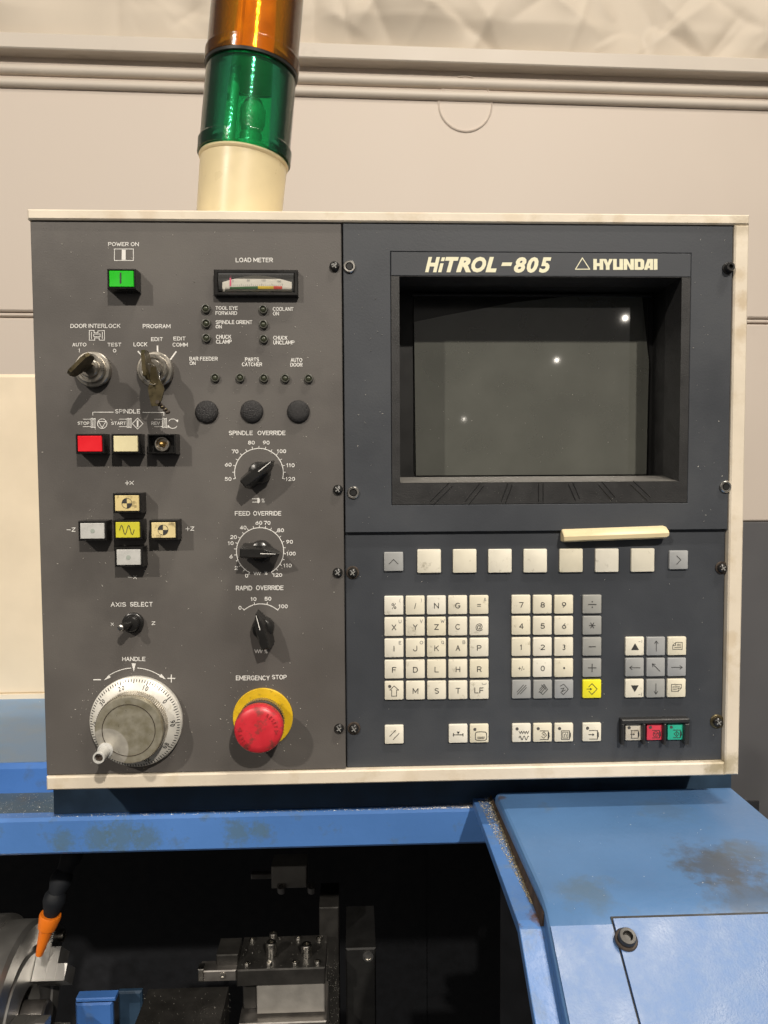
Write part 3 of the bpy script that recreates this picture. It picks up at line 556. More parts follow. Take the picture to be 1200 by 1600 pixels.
s = wl(); s.line([(177, 644), (145, 644), (145, 648.6)], 1, YP); s.line([(223, 644.4), (256, 644.4), (256, 649)], 1, YP); s.build('bracket_line', 'print_white', lp)
for x in (0, 56.3, 111.5):
    s = wl(); s.line([(130 + x, 655), (142 + x, 655)], .8, YP); s.line([(130 + x, 666.6), (142 + x, 666.6)], .8, YP)
    s.line([(142.4 + x, 653.6), (144.8 + x, 653.6), (144.8 + x, 668), (142.4 + x, 668)], .9, YP, True); s.line([(144.8 + x, 655), (148.6 + x, 653.6), (148.6 + x, 668.4), (144.8 + x, 667)], .9, YP); s.line([(146.8 + x, 654.5), (146.8 + x, 667.5)], .7, YP); s.build('printed_symbol', 'print_white', lp)
s = wl(); s.arc(159.6, 662, 7.4, 0, 360, 1, YP, 30); s.line([(153.8, 658.6), (165.4, 658.6), (159.6, 668.2)], 1, YP, True); s.build('printed_symbol', 'print_white', lp)
s = wl(); s.line([(215, 653.4), (223.4, 662), (215, 670.4), (206.6, 662)], 1, YP, True); s.line([(215, 658), (215, 666)], 2.6, YP); s.build('printed_symbol', 'print_white', lp)
s = wl(); s.arc(270, 662, 7.4, 20, 150, 1, YP); s.arc(270, 662, 7.4, 200, 330, 1, YP); s.fill([(274.5, 656.5), (278.6, 655.4), (277.8, 660)], YP); s.fill([(265.5, 667.5), (261.6, 668.6), (262.2, 664)], YP); s.build('printed_symbol', 'print_white', lp)
s = wl()
for a in (((195.6, 754.6), (201.4, 754.6)), ((198.5, 751.7), (198.5, 757.5)), ((104.5, 827.8), (110, 827.8)), ((290.5, 826.2), (296.2, 826.2)), ((293.3, 823.3), (293.3, 829)), ((200.3, 902), (206.5, 902))): s.line(a, 1, YP)
s.build('plus_minus_marks', 'print_white', lp)
s = wl(); s.fill([(205.6, 1036.5), (212.2, 1036.5), (209, 1049.6)], YP)
s.arc(210, 1116, 72.4, 94, 122, 1.2, YP); s.arc(210, 1116, 72.4, 50, 86.5, 1.2, YP)
s.fill([(162.5, 1062.8), (170.5, 1054.2), (173, 1058.4)], YP); s.fill([(259.5, 1061.6), (248.6, 1057.2), (252, 1053)], YP)
s.line([(146.4, 1062), (157, 1062)], 1.7, YP); s.line([(262.4, 1060), (273, 1060)], 1.6, YP); s.line([(267.7, 1054.6), (267.7, 1065.4)], 1.6, YP); s.build('handle_arrows', 'print_white', lp)
def dial(cx, cy, r, a0, a1, nt, nums, longs):
    s = MB(); s.arc(cx, cy, r, a0, a1, 1.3, YP, 48)
    for i in range(nt):
        a = rad(a0 + (a1 - a0) * i / (nt - 1)); s.line([(cx + r * math.cos(a), cy - r * math.sin(a)), (cx + (r + 3.2) * math.cos(a), cy - (r + 3.2) * math.sin(a))], 1.1, YP)
    s.build('dial_scale', 'print_white', lp)
    for t, x, y in nums: snum(MB(), t, x, y, 6.0, YP, 1.1).build('dial_number', 'print_white', lp)
dial(404.6, 738.6, 38, 193.6, -13.6, 15, [('50', 356.4, 748.4), ('60', 356.6, 726), ('70', 367.2, 705.4), ('80', 392.8, 691.6), ('90', 416, 691.6), ('100', 440, 705), ('110', 454, 727), ('120', 453.6, 748.4)], 0)
dial(406.3, 861.4, 36.9, 243.8, -61, 23, [('0', 385.5, 899.6), ('2', 369.2, 887.4), ('6', 361, 869.6), ('10', 360.6, 848.6), ('20', 365, 839.2), ('40', 380, 824.4), ('60', 404.4, 817), ('70', 417.4, 817), ('80', 438.4, 828.6), ('90', 452.4, 846.6), ('100', 455, 865), ('110', 449.4, 883.6), ('120', 433.6, 898.4)], 0)
dial(407.5, 983.5, 40, 131, 49, 4, [('0', 375, 949.6), ('10', 396.3, 936), ('50', 418.6, 935.5), ('100', 442.6, 947.4)], 0)
s = wl(); s.line([(394.5, 779.5), (403.5, 779.5)], 1, YP); s.line([(394.5, 784.5), (403.5, 784.5)], 1, YP); s.fill([(402, 778.4), (404, 777.6), (406, 780), (406, 784), (404, 786.4), (402, 785.6)], YP); s.ctext('%', 411, 782, 5.8, YP, .95, .01); s.build('printed_symbol', 'print_white', lp)
s = wl(); s.line([(396.6, 894), (398.4, 898), (400.2, 894), (402, 898), (403.8, 894), (405.6, 898), (407.4, 894)], 1, YP); s.ctext('%', 415.4, 895.5, 5.8, YP, .95, .01); s.build('printed_symbol', 'print_white', lp)
s = wl(); s.line([(398, 1015), (400, 1020), (402, 1015), (404, 1020), (406, 1015), (408, 1020), (410, 1015)], 1, YP); s.ctext('%', 415.6, 1018, 5.6, YP, .95, .01); s.build('printed_symbol', 'print_white', lp)

mat('spot_grey', (.36, .40, .36), .4)
# ---- push buttons
sp = (D - .013) / F; HW, HH, CW, CH = 43 * sp, 30.5 * sp, 36.6 * sp, 24.2 * sp
def housing(depth):
    m = MB(); y1 = -.013
    def r(wd, hg, y): return [(-wd / 2, y, -hg / 2), (wd / 2, y, -hg / 2), (wd / 2, y, hg / 2), (-wd / 2, y, hg / 2)]
    m.loft([r(HW + .0006, HH + .0006, 0), r(HW, HH, y1 + .0006), r(HW - .001, HH - .001, y1), r(CW + .0012, CH + .0012, y1), r(CW + .0008, CH + .0008, y1 + depth)], True, True); return m
hm = {}
for k, dpt in (('n', .0018), ('open', .0098)):
    o_ = housing(dpt); me = bpy.data.meshes.new('push_button'); me.from_pydata(o_.v, [], o_.f); me.update(); me.materials.append(MATS['black_gloss']); hm[k] = me
cm = {}
def button(cx, cy, m, label=None, open_=False):
    c = P(cx, cy, -.013); loc = (c.x, -.0002, c.z); b = put('push_button', hm['open' if open_ else 'n'], cp, loc)
    if label: b['label'] = label
    if m:
        if m not in cm:
            q = MB().rprism(CW, CH, .0004, .0022, .0004); me = bpy.data.meshes.new('button_cap'); me.from_pydata(q.v, [], q.f); me.update(); me.materials.append(MATS[m]); cm[m] = me
        put('button_cap', cm[m], b, (c.x, -.0112, c.z))
    return b
YBt = -.0136
b = button(189.8, 435.8, 'button_green', 'green power push button'); MB().fill([(187, 425.8), (189.6, 425.8), (189.6, 443), (187, 443)], YBt).build('button_mark', 'print_black', b)
button(140.4, 693.4, 'button_red', 'red spindle stop push button'); button(196.4, 693.4, 'button_cream', 'plain cream spindle start push button')
b = button(252.5, 693.6, None, 'spindle reverse push button with its cap missing, lamp showing', True)
c = P(254, 694, -.006)
MB().lathe([(.0057, 0), (.0057, .004), (.0052, .0045), (.0044, .0045), (.004, .001)], (c.x, -.0036, c.z), n=32).build('lamp_socket', 'dull_metal', b, smooth=40)
MB().lathe([(.0022, 0), (.0022, .005), (.0017, .0062), (.0006, .0068)], (c.x, -.0036, c.z), n=20).build('lamp_bulb', 'copper', b, smooth=60)
def roundel(b, cx, cy):
    s = MB(); s.arc(cx, cy, 7.9, 0, 360, .7, YBt, 32); s.disc(cx, cy, 7.6, YBt, 10, 90, 180); s.disc(cx, cy, 7.6, YBt, 10, 270, 360); s.build('button_mark', 'print_black', b)
roundel(button(198.5, 786.3, 'button_worn', 'scuffed cream button with quartered circle, above the yellow one'), 198.2, 786.4)
button(144.3, 829.6, 'button_grey', 'blank grey button left of the yellow one')
b = button(199.5, 828, 'button_yellow', 'yellow button with wave sign')
MB().line([(187 + i * .75, 828 - 7 * math.sin(i * .75 / 11.2 * 2 * math.pi)) for i in range(31)], 1.0, YBt).build('button_mark', 'print_black', b)
roundel(button(255.5, 828.3, 'button_worn', 'scuffed cream button with quartered circle, right of the yellow one'), 254.6, 828)
button(201, 870.7, 'button_grey', 'blank grey button below the yellow one')
for c_, x_, y_ in ((3.4, 144.5, 829.5), (3.6, 200.5, 871)):
    MB().disc(x_, y_, c_, YBt, 16).build('button_spot', 'spot_grey', cp)

# ---- key locks
def lock(px, py):
    c = P(px, py, 0)
    l = MB().lathe([(.0128, 0), (.0128, .0018), (.0132, .002), (.0132, .0058), (.0126, .0064), (.0106, .0066), (.0106, .0105), (.0100, .0112), (.0082, .0112), (.0080, .0095), (.0066, .0095), (.0066, .0128), (.0061, .0133), (.0012, .0133)], (c.x, -.0001, c.z), n=48).build('key_lock', 'dull_metal', cp, smooth=30)
    return c
def key_body(c, ang, hl, name, label):
    e = empty(name, (c.x, -.0135, c.z), label, 'key'); d = Vector((math.cos(ang), 0, math.sin(ang))); t = Vector((-math.sin(ang), 0, math.cos(ang))); th = .0013
    c = Vector((c.x, 0, c.z))
    def pl(m, prof, th):
        n_ = len(prof); A = [c + d * u + Vector((0, -h, 0)) + t * th for u, h in prof]; B = [c + d * u + Vector((0, -h, 0)) - t * th for u, h in prof]
        m.add(A + B, [tuple(range(n_)), tuple(range(2 * n_ - 1, n_ - 1, -1))] + [(i, i + n_, (i + 1) % n_ + n_, (i + 1) % n_) for i in range(n_)]); return m
    pl(MB(), [(-.004, .0125), (.004, .0125), (.004, .019), (-.004, .019)], .0010).build('key_blade', 'brass', e)
    pl(MB(), [(-.004, .0186), (.004, .0186), (hl * .8, .0215), (hl, .025), (hl, .0335), (hl * .75, .0365), (-hl * .75, .0365), (-hl, .0335), (-hl, .025), (-hl * .8, .0215)], th).build('key_bow', 'brass', e)
    return e
c1 = lock(148, 578.5); key_body(c1, rad(44), .0102, 'lock_key', 'dark brass key standing in the door interlock lock, turned diagonally')
c2 = lock(245, 579); k2 = key_body(c2, rad(94), .0102, 'lock_key', 'dark brass key in the program lock with a spare key hanging from it')
def plate_poly(px_pts, y, th, name, m, par):
    A = [P(a, b, y) for a, b in px_pts]; B = [v + Vector((0, th, 0)) for v in A]; n_ = len(A)
    return MB().add(A + B, [tuple(reversed(range(n_))), tuple(range(n_, 2 * n_))] + [(i, (i + 1) % n_, (i + 1) % n_ + n_, i + n_) for i in range(n_)]).build(name, m, par)
sk = plate_poly([(235, 574), (243, 572), (247, 590), (254, 601), (256.5, 608), (252, 625), (246, 634), (237, 635), (233.5, 622), (231, 607), (234, 598)], -.028, .0022, 'hanging_key', 'brass', k2)
MB().lathe([(.0014, 0), (.0014, .0007), (.0006, .0007)], P(246, 628, -.0281), n=12).build('key_hole_rim', 'rust_black', sk)
def torus(mb, c, R_, r_, nrm, n1=28, n2=8):
    A = Vector(nrm).normalized(); U = A.orthogonal().normalized(); V = A.cross(U); rings = []
    for i in range(n1):
        t = 2 * math.pi * i / n1; rd = U * math.cos(t) + V * math.sin(t)
        rings.append([c + rd * (R_ + r_ * math.cos(2 * math.pi * j / n2)) + A * (r_ * math.sin(2 * math.pi * j / n2)) for j in range(n2)])
    rings.append(rings[0]); return mb.loft(rings, False, False)
torus(MB(), P(236, 585, -.029), .0075, .0005, (.75, -.5, .2)).build('key_ring', 'steel', k2, smooth=60)
for i in range(9):
    c = P(247 + i * 2.0, 629 + i * 2.0 + (1.2 if i % 2 else -1.2), -.025 + .0004 * i); MB().lathe([(.0005, -.0013), (.0012, -.0007), (.0014, 0), (.0012, .0007), (.0005, .0013)], c, (1, -.2, -1), 10).build('chain_bead', 'rust_black' if i % 3 else 'brass', k2, smooth=60)

# ---- toggle switch
c = P(209, 972.5, 0); tg = MB().lathe([(.0078, 0), (.0080, .0016), (.0078, .0034), (.0068, .0040), (.0060, .0040), (.0058, .0075), (.0050, .0085), (.0028, .0088)], (c.x, -.0001, c.z), n=36).build('toggle_switch', 'black_gloss', cp, smooth=35)
tip = P(187, 981, -.020); a = Vector((c.x, -.007, c.z)); d = tip - a
MB().lathe([(.0021, 0), (.0026, d.length * .35), (.0030, d.length * .82), (.0026, d.length * .9)], a, d, 20).build('lever', 'black_gloss', tg, smooth=50)
MB().lathe([(.0024, d.length * .88), (.0026, d.length * .94), (.0021, d.length * .99), (.0010, d.length * 1.01)], a, d, 20).build('lever_tip', 'steel', tg, smooth=60)

# ---- load meter
mr_ = rect(334, 421, 465.5, 462, -.006); mi = rect(341, 427.5, 459.5, 456, -.006)
lm = MB().frame(mr_, mi, -.006, 0, .0008).build('load_meter', 'black_gloss', cp)
yf = -.0012; q = rect(338, 424, 463, 459, yf); MB().box(q[0], q[1], yf, 0, q[2], q[3]).build('meter_face', 'black', lm)
YM2 = yf - .0002
mf = MB(); pts = [(347, 455.5)] + [(347 + i * 5.45, 441 - 10.5 * math.sin(math.pi * i / 20)) for i in range(21)] + [(456, 455.5)]
mf.fill(pts, YM2).build('scale_plate', 'meter_face', lm)
def band(x0, x1, m):
    s = MB(); s.fill([(x0, 447 + (1.5 if x0 < 400 else 0)), (x1, 447.2), (x1, 452), (x0, 452.2)], YM2 - .0002); s.build('scale_band', m, lm)
band(359, 403, 'scale_green'); band(403, 427.5, 'scale_yellow'); band(427.5, 441, 'scale_red')
s = MB()
for i in range(26): s.line([(361 + i * 3.2, 447.0 - (3.6 if i % 5 == 0 else 2)), (361 + i * 3.2, 446.6)], .6, YM2 - .0002)
for i, t in enumerate(('0', '50', '100', '150')): s.ctext(t, 364 + i * 24, 439.5 - (1.5 if 0 < i < 3 else 0), 3.2, YM2 - .0002)
s.build('scale_print', 'print_grey', lm)
MB().line([(360, 432), (360, 446)], 2.4, YM2 - .0006).build('needle', 'needle', lm)
pv = MB(); prf = [(q[2] + .0012 + (q[3] - q[2] - .0024) * i / 8, -.0050 - .0030 * math.sin(math.pi * i / 8)) for i in range(9)]
pv.loft([[(mi[0] + .0002, p[1], p[0]) for p in prf] + [(mi[0] + .0002, p[1] + .0008, p[0]) for p in reversed(prf)], [(mi[1] - .0002, p[1], p[0]) for p in prf] + [(mi[1] - .0002, p[1] + .0008, p[0]) for p in reversed(prf)]]).build('meter_window', 'clear_pane', lm, smooth=50)

# ---- indicator lamps, blanking plugs, screws (shared meshes)
def shared(mb, name, m, smooth=40):
    me = bpy.data.meshes.new(name); me.from_pydata(mb.v, [], mb.f); me.update()
    for p in me.polygons: p.use_smooth = True
    me.set_sharp_from_angle(angle=rad(smooth)); me.materials.append(MATS[m]); return me
mat('holder', (.085, .085, .07), .3); mat('led_lens', (.05, .056, .035), .2, var=.2)
led_r = shared(MB().lathe([(.0034, 0), (.0034, .0016), (.0030, .0026), (.0025, .0027), (.0021, .0012)], n=28), 'indicator_lamp', 'holder')
led_l = shared(MB().lathe([(.0021, .0008), (.0019, .0016), (.0012, .0022), (.0004, .0024)], n=20), 'lamp_lens', 'led_lens', 70)
for x, y in ((322, 482.8), (322.7, 505.7), (323, 528.5), (411.6, 484), (412, 507.3), (412.5, 530), (336.7, 590.4), (375.7, 590.4), (412.8, 591), (446, 591.3), (482.5, 591.6)):
    c = P(x, y, 0); o = put('indicator_lamp', led_r, cp, (c.x, -.0001, c.z)); put('lamp_lens', led_l, o, (c.x, -.0001, c.z))
plug = shared(MB().lathe([(.0086, 0), (.0085, .001), (.0076, .0024), (.0056, .0034), (.003, .0039), (.0006, .004)], n=40), 'blanking_plug', 'rough_black', 70)
for x, y in ((323.2, 643.8), (393.6, 643.3), (466.2, 643.3)):
    c = P(x, y, 0); put('blanking_plug', plug, cp, (c.x, -.0001, c.z))
scr = MB().lathe([(.0036, 0), (.0038, .0008), (.0034, .0020), (.0022, .0028), (.0006, .0030)], n=28)
scr_m = shared(scr, 'screw', 'black_gloss', 60)
cross = MB()
for a in (35, 125):
    d = Vector((math.cos(rad(a)), 0, math.sin(rad(a)))); t = Vector((-d.z, 0, d.x)); cross.add([d * u + t * v + Vector((0, y, 0)) for y in (-.0024, -.00305 - a * 1e-6) for u, v in ((-.0021, -.0004), (.0021, -.0004), (.0021, .0004), (-.0021, .0004))], [(0, 1, 2, 3), (7, 6, 5, 4), (0, 4, 5, 1), (1, 5, 6, 2), (2, 6, 7, 3), (3, 7, 4, 0)])
cross_m = shared(cross, 'cross_slot', 'print_grey', 10)
wash = shared(MB().lathe([(.0050, 0), (.0050, .0006), (.0047, .0009), (.003, .0009)], n=32), 'washer', 'rust_black')
wash_b = shared(MB().lathe([(.0056, 0), (.0056, .0006), (.0052, .0009), (.003, .0009)], n=32), 'washer', 'brass')
eye = shared(MB().lathe([(.0046, 0), (.0046, .0012), (.0040, .0018), (.0030, .0018), (.0023, .0010), (.0022, .0006)], n=36, caps=(True, True)), 'eyelet', 'steel')
eyed = shared(MB().lathe([(.0023, .0006), (.0023, .0011)], n=24), 'eyelet_hole', 'black')
for x, y, yy, wsh in ((522.7, 416.5, 0, None), (528, 765, 0, None), (527.6, 894.4, 0, None), (529.8, 1137.5, 0, None), (551, 894.4, yK, wash), (553, 1137.5, yK, wash), (1127, 887, yK, wash), (1120, 1127, yK, wash_b)):
    c = P(x, y, yy); ws = 0
    s_ = put('screw', scr_m, cp, (c.x, yy - (.0009 if wsh else .0001), c.z))
    put('cross_slot', cross_m, s_, (c.x, yy - (.0009 if wsh else .0001), c.z))
    if wsh: put('washer', wsh, s_, (c.x, yy - .0001, c.z))
for x, y in ((546, 417), (552, 769.6), (1133, 760.5)):
    c = P(x, y, yD); e = put('eyelet', eye, cp, (c.x, yD - .0001, c.z)); put('eyelet_hole', eyed, e, (c.x, yD - .0008, c.z))
c = P(1137, 419, yD); hx = put('hex_screw', shared(MB().lathe([(.0044, 0), (.0044, .0008), (.0034, .0012), (.0034, .0045), (.0030, .0052), (.0017, .0052), (.0016, .003)], n=30), 'hex_screw', 'black_gloss', 35), cp, (c.x, yD - .0001, c.z))

# ---- override knobs
def knob(cx, cy, ang, label):
    c = P(cx, cy, 0); d = Vector((math.cos(rad(ang)), 0, math.sin(rad(ang)))); t = Vector((-d.z, 0, d.x)); c = Vector((c.x, -.0002, c.z))
    k = MB().lathe([(.0083, 0), (.0085, .003), (.0082, .0075), (.0072, .0100), (.0045, .0112), (.001, .0115)], c, n=40).build('override_knob', 'black_gloss', cp, smooth=40); k['label'] = label
    m = MB()
    def ring(h, hw, f_, b_): return [c + d * u + t * v + Vector((0, -h, 0)) for u, v in ((f_, -.0003), (f_, .0003), (.004, hw), (-.004, hw * 1.05), (b_, hw * .95), (b_, -hw * .95), (-.004, -hw * 1.05), (.004, -hw))]
    m.loft([ring(.003, .0060, .0144, -.0130), ring(.008, .0052, .0144, -.0132), ring(.014, .0040, .0142, -.0136), ring(.0190, .0033, .0138, -.0136), ring(.0198, .0026, .0132, -.0128)]); m.build('grip', 'black_gloss', k)
    MB().add([c + d * u + t * v + Vector((0, -.0200, 0)) for u, v in ((.0015, -.00035), (.0128, -.0002), (.0128, .0002), (.0015, .00035))], [(0, 1, 2, 3)]).build('pointer_line', 'print_white', k)
knob(406.5, 738.6, 38, 'spindle override knob turned to 100'); knob(408.5, 860.5, -2, 'feed override knob turned to 100'); knob(412, 979, 104, 'rapid override knob turned to 10')

# ---- emergency stop
c = P(411, 1120.5, 0); c0 = Vector((c.x, -.0001, c.z))
es = MB().lathe([(.0229, 0), (.0229, .0012), (.0224, .0016), (.012, .0016)], c0, n=64).build('emergency_stop', 'estop_yellow', cp, smooth=35); es['label'] = 'red mushroom emergency stop button on yellow disc'
MB().lathe([(.0150, .0016), (.0150, .006), (.0166, .0062), (.0166, .0125), (.0160, .0132), (.0135, .0134), (.0135, .022)], c0, n=56).build('stop_collar', 'rust_black', es, smooth=30)
kn = MB().lathe([(.0169, .0066, .03), (.0169, .0122, .03)], c0, n=112); kn.build('stop_knurl', 'dull_metal', es)
MB().lathe([(.0150, .0200), (.0176, .0205), (.0180, .0220), (.0180, .0265), (.0176, .0285), (.0164, .0300), (.0120, .0308), (.0060, .0312), (.0008, .0313)], c0, n=64).build('stop_cap', 'estop_red', es, smooth=50)
mat('emboss_red', (.33, .02, .025), .5)
def curved_text(mb, t, c, r, a_mid, hgt, ywd, step):
    for i, ch in enumerate(t):
        a = rad(a_mid - (i - (len(t) - 1) / 2) * step); vs, fs, wd = glyphs(ch, .006, 0)
        rd = Vector((math.cos(a), 0, math.sin(a))); tg_ = Vector((math.sin(a), 0, -math.cos(a)))
        mb.add([c + rd * (r + (vy - .5) * hgt) + tg_ * ((vx - wd / 2) * hgt * .85) + Vector((0, -ywd, 0)) for vx, vy in vs], fs)
    return mb
for am in (35, 215):
    curved_text(MB(), 'RESET', c0, .0132, am, .0027, .0314, 11).build('embossed_reset', 'emboss_red', es)
    a = rad(am - 34); rd = Vector((math.cos(a), 0, math.sin(a))); tg_ = Vector((math.sin(a), 0, -math.cos(a)))
    MB().add([c0 + rd * .0150 + Vector((0, -.0314, 0)), c0 + rd * .0114 + Vector((0, -.0314, 0)), c0 + rd * .0132 + tg_ * .0034 + Vector((0, -.0314, 0))], [(0, 1, 2)]).build('embossed_arrow', 'emboss_red', es)

# ---- hand wheel
c = P(215.5, 1124.5, 0); h0 = Vector((c.x, -.0001, c.z))
hw = MB().lathe([(.0338, 0), (.0345, .0012), (.0347, .0050), (.0343, .0058), (.0339, .0060), (.0337, .0072), (.0268, .0112), (.0256, .0114)], h0, n=96).build('hand_wheel', 'dial_white', cp, smooth=30); hw['label'] = 'round jog hand wheel with graduated dial and small crank'
MB().lathe([(.0253, .0112, .022), (.0253, .0205, .022)], h0, n=200).build('knurled_rim', 'dull_metal', hw)
capb = bpy.data.materials['dial_cap']
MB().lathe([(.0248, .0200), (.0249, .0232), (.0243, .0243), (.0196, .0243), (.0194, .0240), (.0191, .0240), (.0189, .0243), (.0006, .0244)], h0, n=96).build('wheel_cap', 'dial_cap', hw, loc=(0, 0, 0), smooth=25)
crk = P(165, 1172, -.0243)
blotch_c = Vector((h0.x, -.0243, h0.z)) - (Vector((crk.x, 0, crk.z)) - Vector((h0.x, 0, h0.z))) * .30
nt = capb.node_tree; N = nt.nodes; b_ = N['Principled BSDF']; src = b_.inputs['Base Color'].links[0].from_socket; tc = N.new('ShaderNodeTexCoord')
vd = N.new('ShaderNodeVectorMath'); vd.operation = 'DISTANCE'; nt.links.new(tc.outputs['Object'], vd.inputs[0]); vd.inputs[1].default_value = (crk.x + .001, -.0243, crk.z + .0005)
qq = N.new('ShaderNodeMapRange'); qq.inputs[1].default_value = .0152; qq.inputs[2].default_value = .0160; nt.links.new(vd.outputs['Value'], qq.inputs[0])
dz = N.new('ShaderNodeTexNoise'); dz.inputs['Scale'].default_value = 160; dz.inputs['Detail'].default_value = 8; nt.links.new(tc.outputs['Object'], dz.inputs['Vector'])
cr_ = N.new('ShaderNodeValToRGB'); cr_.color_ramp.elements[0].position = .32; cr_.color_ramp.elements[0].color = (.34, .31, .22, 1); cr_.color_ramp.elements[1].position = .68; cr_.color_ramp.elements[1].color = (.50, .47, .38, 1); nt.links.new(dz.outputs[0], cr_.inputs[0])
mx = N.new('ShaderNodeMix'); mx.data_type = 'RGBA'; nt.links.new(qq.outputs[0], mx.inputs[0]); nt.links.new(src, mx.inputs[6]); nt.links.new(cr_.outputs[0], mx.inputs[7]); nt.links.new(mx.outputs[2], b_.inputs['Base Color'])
ringl = MB().lathe([(.0190, .0239), (.0190, .02455), (.0193, .02455), (.0193, .0239)], h0, n=72, caps=(False, False)); ringl.build('cap_groove', 'rust_black', hw)
ga = MB()
for i in range(100):
    a = rad(i * 3.6); rd = Vector((math.cos(a), 0, math.sin(a))); tg_ = Vector((-rd.z, 0, rd.x)); r1 = .0335; r0_ = .0302 if i % 10 == 0 else (.0309 if i % 5 == 0 else .0316)
    def hp(r): return .0072 + (.0337 - r) / (.0337 - .0268) * .004 + .00012
    ga.add([h0 + rd * r + tg_ * (s_ * .00034) + Vector((0, -hp(r), 0)) for r, s_ in ((r0_, -1), (r1, -1), (r1, 1), (r0_, 1))], [(0, 1, 2, 3)])
ga.build('graduation_lines', 'print_black', hw)
for k in range(10):
    a = 36 + 36 * k; m = MB(); t = str(k * 10); r = .0287
    for i, ch in enumerate(t):
        aa = rad(a - (i - (len(t) - 1) / 2) * 5.2); vs, fs, wd = glyphs(ch, .02, 0); rd = Vector((math.cos(aa), 0, math.sin(aa))); tg_ = Vector((math.sin(aa), 0, -math.cos(aa)))
        m.add([h0 + rd * (r + (vy - .5) * .0032) + tg_ * ((vx - wd / 2) * .0030) + Vector((0, -hp(r + (vy - .5) * .0032) - .00005, 0)) for vx, vy in vs], fs)
    m.build('dial_number', 'print_black', hw)
cb = Vector((crk.x, -.0241, crk.z))
MB().lathe([(.0056, 0), (.0056, .0015), (.0040, .0020), (.0042, .0140), (.0044, .0152), (.0041, .0160), (.0031, .0160), (.0029, .0120)], cb, n=32).build('crank', 'button_grey', hw, smooth=40)
MB().lathe([(.0028, .0121), (.0028, .0140), (.0014, .0146), (.0013, .0130)], cb, n=20).build('crank_screw', 'rust_black', hw, smooth=40)

# ---- name lettering on the strip
YN = yD - .0006
s = MB(); s.text('H', 664, 687.5, 401.5, 425.4, YN, .055, .28); s.build('name_lettering', 'print_cream', ls)
s = MB(); s.fill([(690.4, 402), (695.6, 402), (694, 408), (688.8, 408)], YN); s.fill([(688, 411.4), (693.2, 411.4), (689.6, 425.4), (684.4, 425.4)], YN); s.build('name_lettering', 'print_cream', ls)
for t, a, b in (('T', 695.5, 717), ('R', 712.5, 736), ('O', 736.5, 759.5), ('L', 758.5, 776)):
    MB().text(t, a, b, 401.5, 425.4, YN, .055, .28).build('name_lettering', 'print_cream', ls)
MB().fill([(785, 410), (800.5, 410), (798.5, 415.6), (783, 415.6)], YN).build('name_lettering', 'print_cream', ls)
for t, a, b in (('8', 803, 822.5), ('0', 823, 841.5), ('5', 842, 861.5)):
    MB().text(t, a, b, 402, 426, YN, .045, .25).build('name_lettering', 'print_cream', ls)
MB().line([(910, 403), (921.4, 420.6), (899.2, 420.6)], 1.4, YN, True).build('name_emblem', 'print_cream', ls)
def hpoly(ch, x0, x1, polys):
    s = MB(); yt, yb = 404.6, 421.6
    for p in polys: s.fill([(x0 + (x1 - x0) * u, yt + (yb - yt) * v) for u, v in p], YN)
    s.build('name_lettering', 'print_cream', ls)
R4 = lambda a, b, c, d: [(a, b), (c, b), (c, d), (a, d)]
hpoly('H', 927, 942.5, [R4(0, 0, .36, 1), R4(.64, 0, 1, 1), R4(.36, .38, .64, .66)])
hpoly('Y', 941.5, 957.5, [[(0, 0), (.36, 0), (.52, .36), (.65, 0), (1, 0), (.68, .62), (.68, 1), (.32, 1), (.32, .62)]])
hpoly('U', 958, 973.5, [R4(0, 0, .36, 1), R4(.64, 0, 1, 1), R4(.36, .74, .64, 1)])
hpoly('N', 974.5, 990.5, [R4(0, 0, .34, 1), R4(.66, 0, 1, 1), [(.34, 0), (.66, .55), (.66, 1), (.34, .45)]])
hpoly('D', 991.5, 1006.5, [R4(0, 0, .36, 1), [(.36, 0), (.8, 0), (1, .16), (1, .84), (.8, 1), (.36, 1), (.36, .74), (.62, .74), (.62, .26), (.36, .26)]])
hpoly('A', 1005.5, 1020.5, [[(.42, 0), (1, 0), (1, 1), (.66, 1), (.66, .3), (.40, 1), (.04, 1)], [(.40, .62), (.66, .62), (.66, .84), (.34, .84)]])
hpoly('I', 1021.6, 1027.2, [R4(0, 0, 1, 1)])

# ---- keys
yKT = yK - .0022
sk_ = (D + .001) / F
kmesh = {}
def key(x, y, m='key_white', wd=30.0, hg=29.8, leg=None, ht=.0022):
    """x, y: top-left corner of the key in the photo; leg draws its print in key units 0..30"""
    c = P(x + wd / 2, y + hg / 2, yK - ht); kk = (m, wd, ht)
    if kk not in kmesh:
        q = MB().rprism(wd * sk_, hg * sk_, .0009, ht, .0005); kmesh[kk] = shared(q, 'key', m, 30)
    o = put('key', kmesh[kk], cp, (c.x, yK - .0001, c.z))
    if leg: leg(o, x, y, yK - ht - .00025)
    return o
def L_text(t, cx=15, cy=15.6, h=8.8, sub=None, sp_=(24.5, 6.5), dot=False, xs=.92):
    def f(o, x, y, yy):
        (snum(MB(), t, x + cx, y + cy, h, yy, 1.15) if all(c in SF for c in t) else MB().ctext(t, x + cx, y + cy, h, yy, xs, .004)).build('key_legend', 'print_black', o)
        if sub: (snum(MB(), sub, x + sp_[0], y + sp_[1], 5.4, yy, .8) if sub in SF else MB().ctext(sub, x + sp_[0], y + sp_[1], 5.2, yy, .95, -.006)).build('shift_legend', 'print_grey', o)
    return f
def L_sym(fn, dot=None):
    def f(o, x, y, yy):
        s = MB()
        def T(pts): return [(x + a, y + b) for a, b in pts]
        fn(s, T, yy); s.build('key_legend', 'print_black', o)
        if dot: MB().disc(x + dot[0], y + dot[1], 2.5, yy, 14).build('key_light', 'led_dot', o)
    return f
W_ = 1.0
